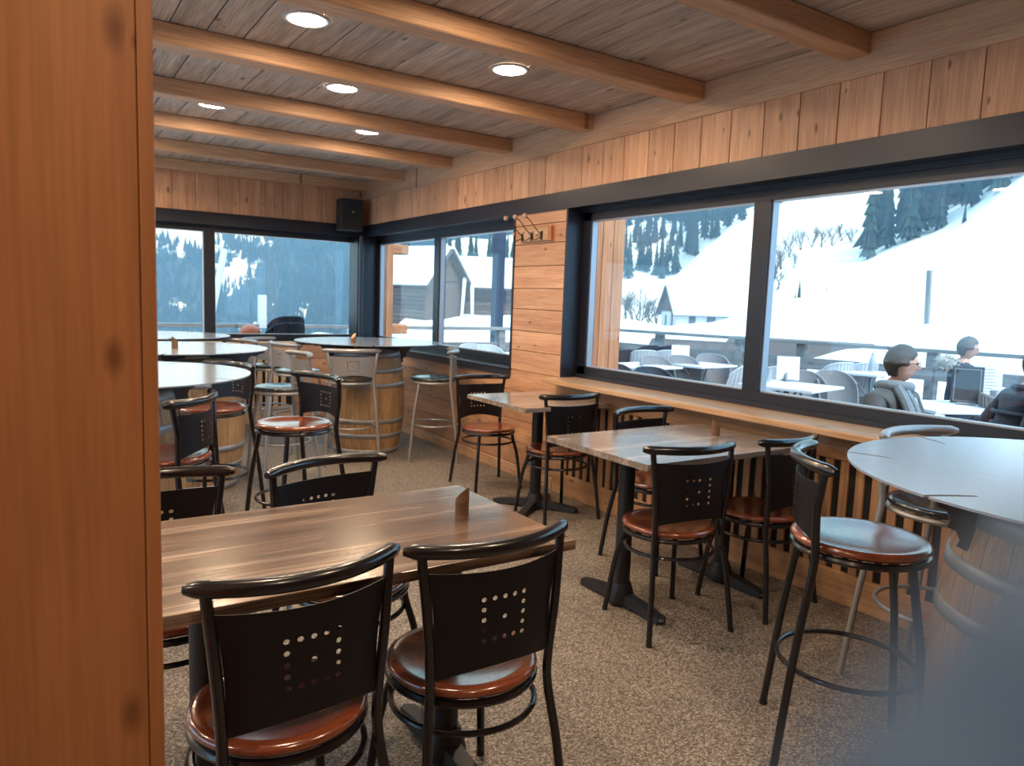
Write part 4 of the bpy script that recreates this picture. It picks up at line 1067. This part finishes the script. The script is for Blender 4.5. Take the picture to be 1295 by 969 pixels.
def person(label, x, y, deg, hyaw, htilt, top, hair, pose, extra, scale=1.0, part=None):
    t = thing('person', label, 'person', (x, y, -.1), math.radians(deg), 'people at the terrace table')
    nodes = {}; V_ = []; Rr = []; E_ = []
    def nd(k, p, r): nodes[k] = len(V_); V_.append(Vector(p)); Rr.append(r)
    def ed(a, b_): E_.append((nodes[a], nodes[b_]))
    ln = pose.get('lean', .0)
    nd('pelvis', (0, 0, .53), .135); nd('belly', (0, .01+ln*.3, .68), .140); nd('chest', (0, .01+ln*.7, .86), .150); nd('upper', (0, .0+ln, .98), .115); nd('neck', (0, .02+ln, 1.06), .062); nd('throat', (0, .03+ln, 1.12), .054)
    for a, b_ in (('pelvis', 'belly'), ('belly', 'chest'), ('chest', 'upper'), ('upper', 'neck'), ('neck', 'throat')): ed(a, b_)
    for s in (-1, 1):
        q = 'r' if s > 0 else 'l'; el = pose.get('elbow'+q, (.25, .05, .74)); wr = pose.get('wrist'+q, (.13, .28, .745)); 
        nd('sh'+q, (s*.165, ln*.9, .965), .078); nd('up'+q, ((s*.165+s*el[0])/2+s*.01, (ln*.9+el[1])/2, (.965+el[2])/2), .066); nd('el'+q, (s*el[0], el[1], el[2]), .057); nd('fo'+q, ((s*el[0]+s*wr[0])/2, (el[1]+wr[1])/2, (el[2]+wr[2])/2), .050); nd('wr'+q, (s*wr[0], wr[1], wr[2]), .038)
        for a, b_ in (('upper', 'sh'+q), ('sh'+q, 'up'+q), ('up'+q, 'el'+q), ('el'+q, 'fo'+q), ('fo'+q, 'wr'+q)): ed(a, b_)
        dv = (Vector((s*wr[0], wr[1], wr[2]))-Vector((s*el[0], el[1], el[2]))).normalized(); sd = dv.cross(Vector((0, 0, 1))).normalized()
        W0 = Vector((s*wr[0], wr[1], wr[2])); pm = W0+dv*.055
        nd('pa'+q, pm, .026); ed('wr'+q, 'pa'+q)
        for f_, (off, l) in enumerate(((-.028, .062), (-.010, .072), (.010, .068), (.028, .052))):
            b0 = pm+dv*.03+sd*off*1.0; nd('f%d%s' % (f_, q), b0, .010); ed('pa'+q, 'f%d%s' % (f_, q)); nd('g%d%s' % (f_, q), b0+dv*l*.55+Vector((0, 0, -.006)), .0088); ed('f%d%s' % (f_, q), 'g%d%s' % (f_, q)); nd('h%d%s' % (f_, q), b0+dv*l*.85+Vector((0, 0, -.024)), .0078); ed('g%d%s' % (f_, q), 'h%d%s' % (f_, q))
        th = W0+dv*.03-sd*s*.030*(1); nd('t0'+q, th, .012); ed('pa'+q, 't0'+q); nd('t1'+q, th+dv*.035-sd*s*.018, .010); ed('t0'+q, 't1'+q)
        nd('hp'+q, (s*.085, .05, .52), .100); nd('th'+q, (s*.11, .26, .52), .085); nd('kn'+q, (s*.13, .45, .515), .068); nd('sn'+q, (s*.13, .45, .30), .056); nd('an'+q, (s*.13, .43, .11), .044); nd('ft'+q, (s*.135, .50, .05), .042); nd('to'+q, (s*.14, .59, .04), .034)
        for a, b_ in (('pelvis', 'hp'+q), ('hp'+q, 'th'+q), ('th'+q, 'kn'+q), ('kn'+q, 'sn'+q), ('sn'+q, 'an'+q), ('an'+q, 'ft'+q), ('ft'+q, 'to'+q)): ed(a, b_)
    me = bpy.data.meshes.new('body'); me.from_pydata([tuple(v) for v in V_], E_, [])
    o = bpy.data.objects.new('tmp', me); COL.objects.link(o)
    sk = o.modifiers.new('skin', 'SKIN'); sk.use_smooth_shade = True; sb = o.modifiers.new('sub', 'SUBSURF'); sb.levels = 2; sb.render_levels = 2
    if not me.skin_vertices: raise RuntimeError('no skin layer')
    for i, sv in enumerate(me.skin_vertices[0].data): sv.radius = (Rr[i], Rr[i]*(.80 if i < 4 else 1)); sv.use_root = (i == 0)
    bpy.context.view_layer.update()
    ev = o.evaluated_get(bpy.context.evaluated_depsgraph_get()); bme = ev.to_mesh()
    vs = [v.co.copy() for v in bme.vertices]; fs = [tuple(p.vertices) for p in bme.polygons]
    ev.to_mesh_clear(); bpy.data.objects.remove(o)
    hc = (0, .045+ln, 1.20)
    hv, hf, HR = head_verts(hyaw, htilt, hc)
    n0 = len(vs); nf = len(fs)
    mb = MB(); mb.add([tuple(v) for v in vs], fs, True); mb.add([tuple(v) for v in hv], hf, True)
    me = mb.mesh('body')
    for m_ in (top, 'skin', 'jeans', 'speaker_black'): me.materials.append(M[m_])
    wrs = [V_[nodes['wr'+q]] for q in 'lr']; els = [V_[nodes['el'+q]] for q in 'lr']
    for p in me.polygons:
        c = sum((me.vertices[v].co for v in p.vertices), Vector())/len(p.vertices); mi = 0
        if p.vertices[0] >= n0: mi = 1
        elif c.z > 1.065: mi = 1
        else:
            for w_, e_ in zip(wrs, els):
                if (c-w_).dot((w_-e_).normalized()) > -.005 and (c-w_).length < .2: mi = 1
            if mi == 0 and (c.z < .56 and c.y > .10 or c.z < .47): mi = 2
            if c.z < .09: mi = 3
        p.material_index = mi
    o = bpy.data.objects.new('body', me); COL.objects.link(o); o.parent = t
    # hair: a cap over crown, back and temples
    n, m = 36, 28; cap = MB(); hvs = []
    keep = set()
    for i in range(m+1):
        for k in range(n):
            v = HR.inverted()@(hv[i*n+k]-Vector(hc)); nrm = v.normalized()
            th = pose.get('hairline', .035)
            face = v.y > .018 and v.z < th+.045*min(1, max(0, (v.y-.05)/.045))
            side = abs(v.x) > .045 and v.z < -.012 and v.y > -.03
            low = v.z < -.075
            inside = face or side or low
            d = -.004 if inside else (.011 + .004*mnoise.noise(v*60))
            hvs.append(tuple(HR@(v+nrm*d)+Vector(hc)))
            if not inside: keep.add(i*n+k)
    hfs = [f_ for f_ in hf if any(v in keep for v in f_)]
    cap.add(hvs, hfs, True); cap.build('hair', M[hair], t, sharp=None)
    ey = MB()
    for s in (-1, 1): p = HR@Vector((s*.030, .081, .008))+Vector(hc); ey.ball(tuple(p), .0085, 8, 6)
    ey.build('eyes', M['speaker_black'], t)
    p = MB(); p.add([tuple(HR@Vector(v)+Vector(hc)) for v in ((-.022, .0865, -.058), (.022, .0865, -.058), (.018, .090, -.062), (-.018, .090, -.062), (0, .094, -.055), (0, .094, -.064))], [(0, 4, 1), (0, 3, 5), (1, 2, 5), (0, 5, 4), (1, 4, 5)]); p.build('mouth', M['larch_out'], t)
    def glasses():
        g = MB()
        for s in (-1, 1):
            g.tube([HR@Vector((s*.031+.021*math.cos(a), .098, .008+.017*math.sin(a)))+Vector(hc) for a in [2*PI*k/14 for k in range(14)]], .0022, 5, True)
            g.tube([HR@Vector(v)+Vector(hc) for v in ((s*.052, .098, .012), (s*.074, .06, .012), (s*.080, -.01, .010))], .002, 5)
        g.tube([HR@Vector(v)+Vector(hc) for v in ((-.010, .100, .012), (.010, .100, .012))], .002, 5); g.build('glasses', M['speaker_black'], t)
    for e in extra:
        if e == 'glasses': glasses()
        if e == 'scarf':
            sc_ = MB(); sc_.tube([(.085*math.cos(a), .015+ln+.085*math.sin(a), 1.055+.012*math.sin(a+1)) for a in [2*PI*k/18 for k in range(18)]], .034, 10, True)
            sc_.tube(smoothpath([(.07, .08+ln, 1.06), (.075, .16+ln, .95), (.065, .185, .80), (.06, .20, .66)], 5), .030, 8); sc_.tube(smoothpath([(.02, .09+ln, 1.05), (.01, .17+ln, .93), (.0, .19, .78)], 5), .028, 8)
            sc_.build('scarf', M['scarf'], t, label='pale blue grey knitted scarf')
        if e == 'sweater':
            s_ = MB(); s_.tube(smoothpath([(0, .105+ln*.9, .98), (0, .150+ln*.7, .86), (0, .155, .70), (0, .13, .58)], 5), [.05]*5+[.06]*5+[.062]*6, 12); s_.build('sweater', M['sweater'], t, label='off white knitted sweater front')
        if e == 'collar':
            c_ = MB(); c_.tube([(.098*math.cos(a), .01+ln+.090*math.sin(a), 1.03+.02*math.cos(a-PI/2)*-1) for a in [2*PI*k/20 for k in range(20)]], .026, 8, True); c_.build('collar', M[top], t)
        if e == 'fur':
            rd = random.Random(5); c_ = MB()
            P = [(.155*math.cos(a), -.045+ln+.125*math.sin(a), 1.03+.03*math.sin(-a)) for a in [PI*.93+PI*1.14*k/16 for k in range(17)]]
            c_.tube(smoothpath(P, 3), .048, 9)
            for k in range(420):
                b0 = Vector(P[rd.randrange(len(P))])+Vector((rd.uniform(-.02, .02),)*3); d = Vector((rd.gauss(0, 1), rd.gauss(0, 1), rd.gauss(0, 1))).normalized()
                sd = d.cross(Vector((.3, .5, .8))).normalized()*.006; c_.add([b0+d*.03-sd, b0+d*.03+sd, b0+d*(.07+rd.random()*.035)], [(0, 1, 2)])
            c_.build('fur_hood', M['fur'], t, label='pale grey fur trim of the hood')
        if e == 'quilt':
            q_ = MB()
            for z in (.64, .72, .80, .88): q_.tube([(.0+.158*math.cos(a)*(1-.02*((z-.76)/.1)**2), .01+ln*.6+.128*math.sin(a), z) for a in [2*PI*k/28 for k in range(28)]], .016, 7, True)
            q_.build('quilting', M[top], t)
    return t
x, y = pos(1139, 437, 1.215); 
person('man in a grey quilted jacket and pale scarf looking away to the right', x, y, 176, math.radians(50), -.05, 'jacket_grey', 'hair_brown', dict(lean=-.03, wristr=(.10, .26, .62), elbowr=(.27, .06, .70), wristl=(.08, .27, .60), elbowl=(.26, .05, .70)), ['glasses', 'sweater', 'scarf', 'quilt', 'collar'])
x, y = pos(1211, 429, 1.188)
person('man with grey hair and glasses in a fur hooded navy parka behind the chalkboard', x, y, 195, math.radians(34), -.22, 'jacket_navy', 'hair_grey', dict(lean=.05, hairline=.052), ['glasses', 'collar', 'fur'])
x, y = pos(1266, 461, 1.1)
person('person in an ink blue jacket hunched forward at the right edge, seen from behind', x, y, -128, math.radians(-5), -.25, 'jacket_ink', 'hair_brown', dict(lean=.20), ['collar', 'quilt'])
